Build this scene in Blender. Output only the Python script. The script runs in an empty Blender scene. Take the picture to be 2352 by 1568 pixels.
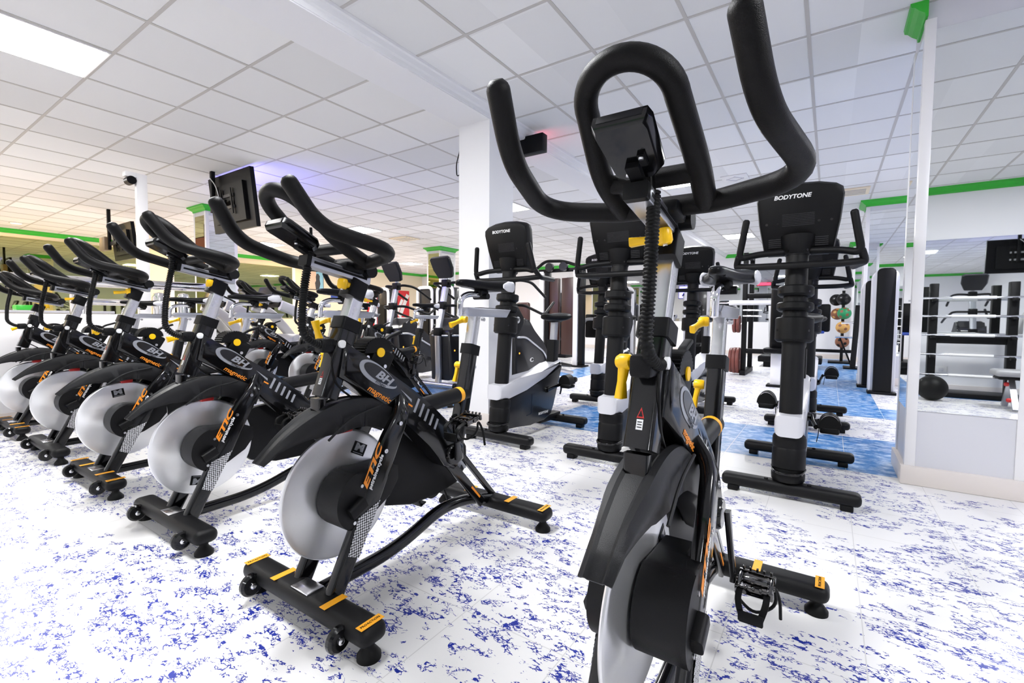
import bpy, bmesh, math, random
from mathutils import Vector, Matrix
scene = bpy.context.scene
COL = scene.collection
PI = math.pi
R = math.radians

# ------------------------------------------------------------------ camera
CAM_H = 0.96
cam_data = bpy.data.cameras.new('camera')
cam_data.sensor_width = 36.0
cam_data.lens = 36.0 * 1074.9 / 2352.0
cam_data.clip_start = 0.02
cam = bpy.data.objects.new('camera', cam_data)
COL.objects.link(cam)
YAW, PITCH, ROLL = 0.5958, -0.0502, 0.0066
_f = Vector((-math.sin(YAW) * math.cos(PITCH), math.cos(YAW) * math.cos(PITCH), math.sin(PITCH)))
_r = Vector((math.cos(YAW), math.sin(YAW), 0))
_u = _r.cross(_f)
_r2 = _r * math.cos(ROLL) + _u * math.sin(ROLL)
_u2 = _u * math.cos(ROLL) - _r * math.sin(ROLL)
_m = Matrix((_r2, _u2, -_f)).transposed().to_4x4()
_m.translation = Vector((0, 0, CAM_H))
cam.matrix_world = _m
scene.camera = cam

# ------------------------------------------------------------------ world, colour management
world = bpy.data.worlds.new('world')
scene.world = world
world.use_nodes = True
world.node_tree.nodes['Background'].inputs[0].default_value = (0.9, 0.93, 1.0, 1)
world.node_tree.nodes['Background'].inputs[1].default_value = 0.15
scene.view_settings.view_transform = 'Standard'
scene.view_settings.look = 'None'
scene.view_settings.gamma = 1.0
scene.view_settings.use_curve_mapping = False
scene.view_settings.exposure = 0.78

CEIL = 2.747
PANEL_W = 34.0       # power of each ceiling light panel
X0, X1, Y0, Y1 = -14.2, 4.6, -1.40, 14.2

# ------------------------------------------------------------------ materials
def mat(name, col, rough=0.5, metal=0.0, coat=0.0, spec=0.5, bump=0.0, bscale=200.0, var=0.0, vscale=8.0, emit=None, estr=0.0):
    m = bpy.data.materials.new(name)
    m.use_nodes = True
    nt = m.node_tree
    b = nt.nodes['Principled BSDF']
    b.inputs['Base Color'].default_value = (*col, 1)
    b.inputs['Roughness'].default_value = rough
    b.inputs['Metallic'].default_value = metal
    b.inputs['Coat Weight'].default_value = coat
    b.inputs['Coat Roughness'].default_value = 0.05
    b.inputs['Specular IOR Level'].default_value = spec
    if emit:
        b.inputs['Emission Color'].default_value = (*emit, 1)
        b.inputs['Emission Strength'].default_value = estr
    if bump or var:
        tc = nt.nodes.new('ShaderNodeTexCoord')
    if bump:
        n = nt.nodes.new('ShaderNodeTexNoise'); n.inputs['Scale'].default_value = bscale; n.inputs['Detail'].default_value = 2
        nt.links.new(tc.outputs['Object'], n.inputs['Vector'])
        bp = nt.nodes.new('ShaderNodeBump'); bp.inputs['Strength'].default_value = bump; bp.inputs['Distance'].default_value = 0.002
        nt.links.new(n.outputs['Fac'], bp.inputs['Height']); nt.links.new(bp.outputs['Normal'], b.inputs['Normal'])
    if var:
        n2 = nt.nodes.new('ShaderNodeTexNoise'); n2.inputs['Scale'].default_value = vscale; n2.inputs['Detail'].default_value = 5
        nt.links.new(tc.outputs['Object'], n2.inputs['Vector'])
        mr = nt.nodes.new('ShaderNodeMapRange'); mr.inputs[3].default_value = max(0.02, rough - var); mr.inputs[4].default_value = min(1, rough + var)
        nt.links.new(n2.outputs['Fac'], mr.inputs[0]); nt.links.new(mr.outputs[0], b.inputs['Roughness'])
    return m

M = {}
M['gloss'] = mat('black_gloss_paint', (0.0025, 0.0025, 0.003), 0.16, spec=0.35, coat=0.25, var=0.05)
M['plastic'] = mat('black_textured_plastic', (0.0045, 0.0045, 0.005), 0.42, spec=0.22, bump=0.3, bscale=900)
M['fenderplastic'] = mat('dark_grey_textured_plastic', (0.013, 0.013, 0.014), 0.4, spec=0.3, bump=0.3, bscale=900)
M['matte'] = mat('black_matte_plastic', (0.0035, 0.0035, 0.004), 0.45, spec=0.2, bump=0.1, bscale=500)
M['foam'] = mat('black_foam_rubber', (0.004, 0.0036, 0.0036), 0.45, spec=0.16, bump=0.35, bscale=700)
M['rubber'] = mat('black_rubber', (0.004, 0.004, 0.004), 0.5, spec=0.2, bump=0.1)
M['zinc'] = mat('zinc_plated_steel', (0.72, 0.72, 0.74), 0.24, metal=1.0, var=0.12, vscale=14)
M['chrome'] = mat('polished_chrome', (0.82, 0.82, 0.84), 0.06, metal=1.0, var=0.03)
M['darkchrome'] = mat('dark_chrome', (0.16, 0.155, 0.15), 0.10, metal=1.0, var=0.04)
M['satin'] = mat('satin_silver_paint', (0.50, 0.51, 0.55), 0.28, metal=0.85, bump=0.05)
M['silverplast'] = mat('pale_silver_plastic', (0.66, 0.66, 0.70), 0.38, metal=0.15, bump=0.06)
M['yellow'] = mat('yellow_plastic', (0.95, 0.55, 0.0), 0.35, bump=0.04)
M['orange'] = mat('orange_film', (0.95, 0.30, 0.02), 0.4, bump=0.03)
M['amber'] = mat('amber_warning_tape', (0.95, 0.42, 0.02), 0.45, bump=0.03)
M['white'] = mat('white_plastic', (0.80, 0.80, 0.80), 0.35, bump=0.04)
M['logosilver'] = mat('silver_logo_film', (0.34, 0.35, 0.38), 0.3, metal=0.3, bump=0.03)
M['red'] = mat('red_plastic', (0.55, 0.02, 0.02), 0.4, bump=0.04)
M['vinyl'] = mat('glossy_black_vinyl', (0.003, 0.003, 0.0035), 0.34, spec=0.16, coat=0.0, bump=0.08, bscale=60)
M['grey'] = mat('mid_grey_plastic', (0.33, 0.33, 0.34), 0.38, bump=0.06)
M['greylight'] = mat('light_grey_plastic', (0.52, 0.51, 0.50), 0.4, bump=0.06)
M['charcoal'] = mat('charcoal_plastic', (0.012, 0.012, 0.014), 0.28, spec=0.35, bump=0.05, coat=0.1)
M['green'] = mat('green_paint', (0.03, 0.46, 0.03), 0.35, bump=0.05)
M['wallwhite'] = mat('white_wall_paint', (0.82, 0.82, 0.84), 0.55, bump=0.12, bscale=120)
M['wallcream'] = mat('cream_wall_paint', (0.80, 0.70, 0.52), 0.6, bump=0.12, bscale=120)
M['laminate'] = mat('white_laminate', (0.84, 0.83, 0.84), 0.3, bump=0.03)
M['panel'] = mat('pale_grey_panel', (0.66, 0.66, 0.70), 0.35, bump=0.03)
M['wood'] = mat('brown_panel', (0.05, 0.02, 0.015), 0.35, bump=0.1)
M['platebrown'] = mat('brown_rubber_plate', (0.16, 0.04, 0.03), 0.5, bump=0.15, bscale=80)
M['blackscreen'] = mat('black_television_plastic', (0.003, 0.003, 0.004), 0.4, spec=0.15, bump=0.05)
M['redbanner'] = mat('red_banner_print', (0.62, 0.02, 0.03), 0.5, bump=0.03)
M['blueleather'] = mat('blue_vinyl', (0.02, 0.06, 0.35), 0.35, bump=0.08)
M['skirting'] = mat('cream_stone_skirting', (0.74, 0.68, 0.64), 0.35, bump=0.05, var=0.1)

def mirror_mat():
    m = mat('mirror_glass', (0.86, 0.88, 0.88), 0.012, metal=1.0, bump=0.012, bscale=1.2)
    return m
M['mirror'] = mirror_mat()
M['mirrordark'] = mat('smoked_mirror_glass', (0.42, 0.44, 0.46), 0.02, metal=1.0, bump=0.01, bscale=1.2)
M['mirrorwarm'] = mat('old_gold_mirror_glass', (0.40, 0.40, 0.19), 0.02, metal=1.0, bump=0.01, bscale=1.2)

def flywheel_mat():
    m = bpy.data.materials.new('spun_aluminium')
    m.use_nodes = True
    nt = m.node_tree; b = nt.nodes['Principled BSDF']
    b.inputs['Base Color'].default_value = (0.80, 0.80, 0.81, 1)
    b.inputs['Metallic'].default_value = 0.85
    b.inputs['Roughness'].default_value = 0.3
    b.inputs['Anisotropic'].default_value = 0.9
    t = nt.nodes.new('ShaderNodeTangent'); t.direction_type = 'RADIAL'; t.axis = 'X'
    nt.links.new(t.outputs[0], b.inputs['Tangent'])
    tc = nt.nodes.new('ShaderNodeTexCoord')
    n = nt.nodes.new('ShaderNodeTexNoise'); n.inputs['Scale'].default_value = 600
    nt.links.new(tc.outputs['Object'], n.inputs['Vector'])
    mr = nt.nodes.new('ShaderNodeMapRange'); mr.inputs[3].default_value = 0.27; mr.inputs[4].default_value = 0.285
    nt.links.new(n.outputs['Fac'], mr.inputs[0]); nt.links.new(mr.outputs[0], b.inputs['Roughness'])
    return m
M['flywheel'] = flywheel_mat()

def mesh_decal_mat():
    m = mat('honeycomb_white_film', (0.8, 0.8, 0.8), 0.4)
    nt = m.node_tree; b = nt.nodes['Principled BSDF']
    tc = nt.nodes.new('ShaderNodeTexCoord')
    sc = nt.nodes.new('ShaderNodeVectorMath'); sc.operation = 'MULTIPLY'; sc.inputs[1].default_value = (0, 1, 1)
    nt.links.new(tc.outputs['Object'], sc.inputs[0])
    v = nt.nodes.new('ShaderNodeTexVoronoi'); v.inputs['Scale'].default_value = 120; v.inputs['Randomness'].default_value = 0.15
    nt.links.new(sc.outputs[0], v.inputs['Vector'])
    r = nt.nodes.new('ShaderNodeMath'); r.operation = 'GREATER_THAN'; r.inputs[1].default_value = 0.42
    nt.links.new(v.outputs['Distance'], r.inputs[0])
    mx = nt.nodes.new('ShaderNodeMix'); mx.data_type = 'RGBA'
    mx.inputs[6].default_value = (0.75, 0.75, 0.77, 1); mx.inputs[7].default_value = (0.01, 0.01, 0.01, 1)
    nt.links.new(r.outputs[0], mx.inputs[0]); nt.links.new(mx.outputs[2], b.inputs['Base Color'])
    return m
M['honeycomb'] = mesh_decal_mat()

TILE = 0.357
def floor_mat():
    m = bpy.data.materials.new('flecked_vinyl_tiles')
    m.use_nodes = True
    nt = m.node_tree; N = nt.nodes; L = nt.links
    b = N['Principled BSDF']
    def math_(op, a, c=None):
        n = N.new('ShaderNodeMath'); n.operation = op
        for i, v in enumerate((a, c)):
            if v is None: continue
            if isinstance(v, (int, float)): n.inputs[i].default_value = v
            else: L.new(v, n.inputs[i])
        return n.outputs[0]
    tc = N.new('ShaderNodeTexCoord')
    obj = tc.outputs['Object']
    sp = N.new('ShaderNodeSeparateXYZ'); L.new(obj, sp.inputs[0])
    X, Y = sp.outputs[0], sp.outputs[1]
    # warped coordinates, stretched along x
    mp = N.new('ShaderNodeMapping'); mp.inputs['Scale'].default_value = (0.8, 1.35, 1); mp.inputs['Rotation'].default_value = (0, 0, R(12)); L.new(obj, mp.inputs[0])
    w = N.new('ShaderNodeTexNoise'); w.inputs['Scale'].default_value = 30; w.inputs['Detail'].default_value = 5; w.inputs['Roughness'].default_value = 0.65; L.new(mp.outputs[0], w.inputs['Vector'])
    ws = N.new('ShaderNodeVectorMath'); ws.operation = 'MULTIPLY_ADD'; ws.inputs[1].default_value = (0.045, 0.045, 0); L.new(w.outputs['Color'], ws.inputs[0]); L.new(mp.outputs[0], ws.inputs[2])
    def veins(scale, width):
        v = N.new('ShaderNodeTexVoronoi'); v.feature = 'DISTANCE_TO_EDGE'; v.inputs['Scale'].default_value = scale; L.new(ws.outputs[0], v.inputs['Vector'])
        return math_('LESS_THAN', v.outputs['Distance'], width)
    def ns(scale, th, off, det=3):
        mp2 = N.new('ShaderNodeMapping'); mp2.inputs['Location'].default_value = (off, off * 1.7, off); L.new(ws.outputs[0], mp2.inputs[0])
        n = N.new('ShaderNodeTexNoise'); n.inputs['Scale'].default_value = scale; n.inputs['Detail'].default_value = det; L.new(mp2.outputs[0], n.inputs['Vector'])
        return n.outputs['Fac'], th
    v1 = veins(52, 0.085); v2 = veins(85, 0.075)
    a, th = ns(15, 0, 3.1); m1 = math_('GREATER_THAN', a, 0.53)
    c, th = ns(38, 0, 9.7); m2 = math_('GREATER_THAN', c, 0.47)
    d, th = ns(2.6, 0, 21.0, 2); m3 = math_('GREATER_THAN', math_('ADD', d, math_('MULTIPLY', a, 0.5)), 0.70)
    f1 = math_('MULTIPLY', math_('MULTIPLY', v1, m1), m2)
    e, th = ns(19, 0, 33.0); m5 = math_('GREATER_THAN', e, 0.57)
    f2 = math_('MULTIPLY', math_('MULTIPLY', v2, m5), m3)
    g, th = ns(24, 0, 55.0); blob = math_('MULTIPLY', math_('MULTIPLY', math_('GREATER_THAN', g, 0.66), m3), veins(42, 0.16))
    fleck = math_('MAXIMUM', math_('MULTIPLY', math_('MAXIMUM', f1, f2), m3), blob)
    # blue areas of the floor
    def box(x0, x1, y0, y1):
        q = math_('MULTIPLY', math_('GREATER_THAN', X, x0), math_('LESS_THAN', X, x1))
        return math_('MULTIPLY', q, math_('MULTIPLY', math_('GREATER_THAN', Y, y0), math_('LESS_THAN', Y, y1)))
    blue = None
    for bx in [(-2.24, 3.0, 3.65, 4.72), (-9.0, -3.35, 3.65, 4.72), (-3.95, -3.35, 4.72, 9.5), (-0.24, 0.475, 5.77, 13.9), (0.475, 3.0, 5.77, 6.43), (0.45, 3.6, -1.4, -0.75)]:
        q = box(*bx); blue = q if blue is None else math_('MAXIMUM', blue, q)
    # clouded white streaks in the blue tiles
    mp3 = N.new('ShaderNodeMapping'); mp3.inputs['Scale'].default_value = (1.0, 1.6, 1); L.new(obj, mp3.inputs[0])
    cl = N.new('ShaderNodeTexNoise'); cl.inputs['Scale'].default_value = 10; cl.inputs['Detail'].default_value = 6; cl.inputs['Roughness'].default_value = 0.7; L.new(mp3.outputs[0], cl.inputs['Vector'])
    cr = N.new('ShaderNodeMapRange'); cr.inputs[1].default_value = 0.46; cr.inputs[2].default_value = 0.70; L.new(cl.outputs['Fac'], cr.inputs[0])
    mixb = N.new('ShaderNodeMix'); mixb.data_type = 'RGBA'; mixb.inputs[6].default_value = (0.012, 0.17, 0.48, 1); mixb.inputs[7].default_value = (0.62, 0.74, 0.88, 1); L.new(cr.outputs[0], mixb.inputs[0])
    mixw = N.new('ShaderNodeMix'); mixw.data_type = 'RGBA'; mixw.inputs[6].default_value = (0.83, 0.82, 0.81, 1); mixw.inputs[7].default_value = (0.005, 0.022, 0.30, 1); L.new(fleck, mixw.inputs[0])
    mixf = N.new('ShaderNodeMix'); mixf.data_type = 'RGBA'; L.new(blue, mixf.inputs[0]); L.new(mixw.outputs[2], mixf.inputs[6]); L.new(mixb.outputs[2], mixf.inputs[7])
    # tile seams
    def seam(co, off):
        t = math_('FRACT', math_('DIVIDE', math_('SUBTRACT', co, off - 100 * TILE), TILE))
        return math_('LESS_THAN', math_('ABSOLUTE', math_('SUBTRACT', t, 0.5)), 0.4955)
    sm = math_('MULTIPLY', seam(X, 0.117), seam(Y, 3.65))
    mixs = N.new('ShaderNodeMix'); mixs.data_type = 'RGBA'; L.new(sm, mixs.inputs[0]); mixs.inputs[6].default_value = (0.66, 0.65, 0.64, 1); L.new(mixf.outputs[2], mixs.inputs[7])
    L.new(mixs.outputs[2], b.inputs['Base Color'])
    b.inputs['Roughness'].default_value = 0.3
    b.inputs['Specular IOR Level'].default_value = 0.4
    return m
M['floor'] = floor_mat()

def ceiling_mat():
    m = bpy.data.materials.new('mineral_ceiling_tiles')
    m.use_nodes = True
    nt = m.node_tree; N = nt.nodes; L = nt.links
    b = N['Principled BSDF']
    tc = N.new('ShaderNodeTexCoord'); sp = N.new('ShaderNodeSeparateXYZ'); L.new(tc.outputs['Object'], sp.inputs[0])
    fl = []
    for i, off in ((0, -3.5), (1, 1.188)):
        dv = N.new('ShaderNodeMath'); dv.operation = 'MULTIPLY_ADD'; dv.inputs[1].default_value = 1 / 0.6; dv.inputs[2].default_value = -off / 0.6 + 100
        L.new(sp.outputs[i], dv.inputs[0])
        f = N.new('ShaderNodeMath'); f.operation = 'FLOOR'; L.new(dv.outputs[0], f.inputs[0]); fl.append(f)
    cb = N.new('ShaderNodeCombineXYZ'); L.new(fl[0].outputs[0], cb.inputs[0]); L.new(fl[1].outputs[0], cb.inputs[1])
    wn = N.new('ShaderNodeTexWhiteNoise'); L.new(cb.outputs[0], wn.inputs['Vector'])
    mr = N.new('ShaderNodeMapRange'); mr.inputs[3].default_value = 0.74; mr.inputs[4].default_value = 0.86; L.new(wn.outputs['Value'], mr.inputs[0])
    hs = N.new('ShaderNodeCombineColor'); L.new(mr.outputs[0], hs.inputs[0]); L.new(mr.outputs[0], hs.inputs[1]); L.new(mr.outputs[0], hs.inputs[2])
    L.new(hs.outputs[0], b.inputs['Base Color'])
    b.inputs['Roughness'].default_value = 0.8
    n = N.new('ShaderNodeTexNoise'); n.inputs['Scale'].default_value = 300; L.new(tc.outputs['Object'], n.inputs['Vector'])
    bp = N.new('ShaderNodeBump'); bp.inputs['Strength'].default_value = 0.15; bp.inputs['Distance'].default_value = 0.002; L.new(n.outputs['Fac'], bp.inputs['Height']); L.new(bp.outputs['Normal'], b.inputs['Normal'])
    return m
M['ceiling'] = ceiling_mat()
M['grid'] = mat('ceiling_grid_metal', (0.52, 0.50, 0.48), 0.5, bump=0.03)
M['lamp'] = mat('lit_diffuser', (0.9, 0.9, 0.9), 0.5, emit=(1.0, 0.985, 0.96), estr=14.0)
M['amberlamp'] = mat('lit_amber_lamp', (0.9, 0.5, 0.2), 0.5, emit=(1.0, 0.45, 0.12), estr=12.0)
M['screenblue'] = mat('lit_blue_screen', (0.02, 0.02, 0.1), 0.3, emit=(0.22, 0.2, 1.0), estr=6.0)
M['screenred'] = mat('lit_red_lens', (0.1, 0.02, 0.02), 0.3, emit=(1.0, 0.05, 0.10), estr=4.0)

# ------------------------------------------------------------------ mesh helpers
def fillet(pts, rad, n=6):
    pts = [Vector(p) for p in pts]
    out = [pts[0]]
    for i in range(1, len(pts) - 1):
        a, b, c = pts[i - 1], pts[i], pts[i + 1]
        r = rad[i] if isinstance(rad, (list, tuple)) else rad
        u = (a - b); v = (c - b)
        d = min(r, u.length * 0.48, v.length * 0.48)
        p, q = b + u.normalized() * d, b + v.normalized() * d
        for k in range(n + 1):
            t = k / n
            out.append(p * (1 - t) ** 2 + b * 2 * t * (1 - t) + q * t * t)
    out.append(pts[-1])
    return out

class MB:
    def __init__(self, off=(0, 0, 0)):
        self.bm = bmesh.new(); self.off = Vector(off)
    def v(self, p): return self.bm.verts.new(Vector(p) + self.off)
    def face(self, vs):
        try: return self.bm.faces.new(vs)
        except ValueError: return None
    def box(self, c, s, bev=0.0, rx=0, ry=0, rz=0, seg=2):
        mat4 = Matrix.Translation(Vector(c) + self.off) @ Matrix.Rotation(rz, 4, 'Z') @ Matrix.Rotation(ry, 4, 'Y') @ Matrix.Rotation(rx, 4, 'X')
        r = bmesh.ops.create_cube(self.bm, size=1.0, matrix=mat4 @ Matrix.Diagonal((s[0], s[1], s[2], 1)))
        if bev > 0:
            es = {e for v in r['verts'] for e in v.link_edges}
            bmesh.ops.bevel(self.bm, geom=list(es), offset=min(bev, min(s) * 0.49), segments=seg, affect='EDGES', profile=0.5)
        return self
    def loft(self, rings, closed=True, cap=True):
        vr = [[self.v(p) for p in ring] for ring in rings]
        n = len(vr[0])
        for a, b in zip(vr, vr[1:]):
            for k in range(n if closed else n - 1):
                self.face([a[k], a[(k + 1) % n], b[(k + 1) % n], b[k]])
        if cap and closed:
            self.face(list(reversed(vr[0]))); self.face(vr[-1])
        return vr
    def frames(self, pts, up=None):
        pts = [Vector(p) for p in pts]
        T = []
        for i in range(len(pts)):
            a = pts[max(0, i - 1)]; b = pts[min(len(pts) - 1, i + 1)]
            T.append((b - a).normalized())
        if up is None:
            t = T[0]; n = Vector((1, 0, 0)) if abs(t.x) < 0.7 else Vector((0, 0, 1))
            n = (n - t * n.dot(t)).normalized()
            out = []
            for t in T:
                n = (n - t * n.dot(t)).normalized(); out.append((n, t.cross(n)))
            return pts, T, out
        out = []
        for t in T:
            u = Vector(up); n = (u - t * u.dot(t)).normalized(); out.append((n, t.cross(n)))
        return pts, T, out
    def tube(self, pts, r, seg=12, cap='flat'):
        pts, T, F = self.frames(pts)
        rr = r if callable(r) else (lambda i: r)
        rings = []
        if cap == 'round':
            for k in (0.15, 0.5, 0.8):
                a = math.acos(1 - 0.0) if False else None
                c = math.sqrt(1 - (1 - k) ** 2)
                rings.append((pts[0] - T[0] * rr(0) * (1 - k), F[0], rr(0) * c))
        for i, p in enumerate(pts): rings.append((p, F[i], rr(i)))
        if cap == 'round':
            for k in (0.8, 0.5, 0.15):
                c = math.sqrt(1 - (1 - k) ** 2)
                rings.append((pts[-1] + T[-1] * rr(len(pts) - 1) * (1 - k), F[-1], rr(len(pts) - 1) * c))
        self.loft([[p + (f[0] * math.cos(2 * PI * k / seg) + f[1] * math.sin(2 * PI * k / seg)) * q for k in range(seg)] for p, f, q in rings])
        return self
    def bar(self, pts, w, h, up=(1, 0, 0), bev=0.0):
        # rectangular section: w along 'up', h across
        pts, T, F = self.frames(pts, up)
        ww = w if callable(w) else (lambda i: w); hh = h if callable(h) else (lambda i: h)
        rings = []
        for i, p in enumerate(pts):
            n, m = F[i]; a, b = ww(i) / 2, hh(i) / 2; c = min(bev, a * 0.9, b * 0.9)
            if c > 0:
                prof = []
                for sx, sy, a0 in ((1, 1, 0), (-1, 1, 90), (-1, -1, 180), (1, -1, 270)):
                    for q in range(4):
                        t = R(a0 + q * 30)
                        prof.append((sx * (a - c) + c * math.cos(t), sy * (b - c) + c * math.sin(t)))
            else: prof = [(a, b), (-a, b), (-a, -b), (a, -b)]
            rings.append([p + n * x + m * y for x, y in prof])
        self.loft(rings)
        return self
    def prism(self, prof, x0, x1, bev=0.0, axis='x', seg=2):
        # prof: list of (y,z) [axis x] / (x,z) [axis y] / (x,y) [axis z]
        def P(a, b, t):
            return (t, a, b) if axis == 'x' else ((a, t, b) if axis == 'y' else (a, b, t))
        A = [self.v(P(a, b, x0)) for a, b in prof]; B = [self.v(P(a, b, x1)) for a, b in prof]
        n = len(prof); fs = []
        for k in range(n): fs.append(self.face([A[k], A[(k + 1) % n], B[(k + 1) % n], B[k]]))
        f0 = self.face(list(reversed(A))); f1 = self.face(B)
        if bev > 0:
            es = set(f0.edges) | set(f1.edges)
            bmesh.ops.bevel(self.bm, geom=list(es), offset=bev, segments=seg, affect='EDGES', profile=0.5)
        return self
    def lathe(self, prof, o=(0, 0, 0), axis='z', seg=24, dirv=None):
        # prof: list of (r, t) along the axis from o
        o = Vector(o)
        if dirv is not None: d = Vector(dirv).normalized()
        else: d = Vector({'x': (1, 0, 0), 'y': (0, 1, 0), 'z': (0, 0, 1)}[axis])
        n = Vector((0, 0, 1)) if abs(d.z) < 0.7 else Vector((1, 0, 0))
        n = (n - d * n.dot(d)).normalized(); m = d.cross(n)
        self.loft([[o + d * t + (n * math.cos(2 * PI * k / seg) + m * math.sin(2 * PI * k / seg)) * max(r, 1e-4) for k in range(seg)] for r, t in prof])
        return self
    def build(self, name, material, parent=None, loc=None, smooth=True, angle=40, mods=()):
        bmesh.ops.recalc_face_normals(self.bm, faces=self.bm.faces[:])
        me = bpy.data.meshes.new(name); self.bm.to_mesh(me); self.bm.free()
        if isinstance(material, str): material = M[material]
        me.materials.append(material)
        if smooth:
            for p in me.polygons: p.use_smooth = True
            me.set_sharp_from_angle(angle=R(angle))
        o = bpy.data.objects.new(name, me); COL.objects.link(o)
        if parent is not None: o.parent = parent
        if loc is not None: o.location = loc
        return o

def thing(name, label, cat, loc=(0, 0, 0), rz=0.0, group=None):
    o = bpy.data.objects.new(name, None); COL.objects.link(o)
    o.empty_display_size = 0.1
    o.location = loc; o.rotation_euler = (0, 0, rz)
    o['label'] = label; o['category'] = cat
    if group: o['group'] = group
    return o
def tag(o, label, cat, group=None):
    o['label'] = label; o['category'] = cat
    if group: o['group'] = group
    return o
def struct(o):
    o['kind'] = 'structure'; return o
def kids(o): return [c for c in COL.objects if c.parent is o]
def copy_tree(o, parent=None):
    c = o.copy(); COL.objects.link(c); c.parent = parent
    for ch in kids(o): copy_tree(ch, c)
    return c
def find(root, name, k=0):
    l = [c for c in kids(root) if c.name.split('.')[0] == name]
    return l[k]

def text(body, size, loc, xd, yd, material, parent=None, name='lettering', ext=0.0004, shear=0.0, align='CENTER', weight=0.0, sx=1.0):
    cu = bpy.data.curves.new(name, 'FONT')
    cu.body = body; cu.size = size; cu.extrude = ext; cu.shear = shear; cu.align_x = align; cu.align_y = 'CENTER'; cu.offset = weight; cu.resolution_u = 3
    t = bpy.data.objects.new(name, cu)
    me = bpy.data.meshes.new_from_object(t)
    bpy.data.objects.remove(t); bpy.data.curves.remove(cu)
    me.name = name
    xd = Vector(xd).normalized(); yd = Vector(yd); yd = (yd - xd * yd.dot(xd)).normalized(); zd = xd.cross(yd)
    mt = Matrix((xd * sx, yd, zd)).transposed().to_4x4(); mt.translation = Vector(loc)
    me.transform(mt)
    me.materials.clear(); me.materials.append(M[material])
    o = bpy.data.objects.new(name, me); COL.objects.link(o)
    if parent is not None: o.parent = parent
    return o
M['screenpink'] = mat('dim_red_screen', (0.1, 0.02, 0.02), 0.3, emit=(1.0, 0.10, 0.14), estr=0.12)
M['indicatorlamp'] = mat('lit_orange_indicator', (0.5, 0.2, 0.02), 0.4, emit=(1.0, 0.32, 0.03), estr=1.6)
M['tanbox'] = mat('tan_plastic', (0.16, 0.11, 0.06), 0.5, bump=0.05)

# ================================================================== spin bike
BO = 0.85      # y of the front stabilizer centre of the first row
def BM(): return MB((0, -BO, 0))
def bp(x, y, z): return Vector((x, y - BO, z))
HUB = (1.475, 0.385)

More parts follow.
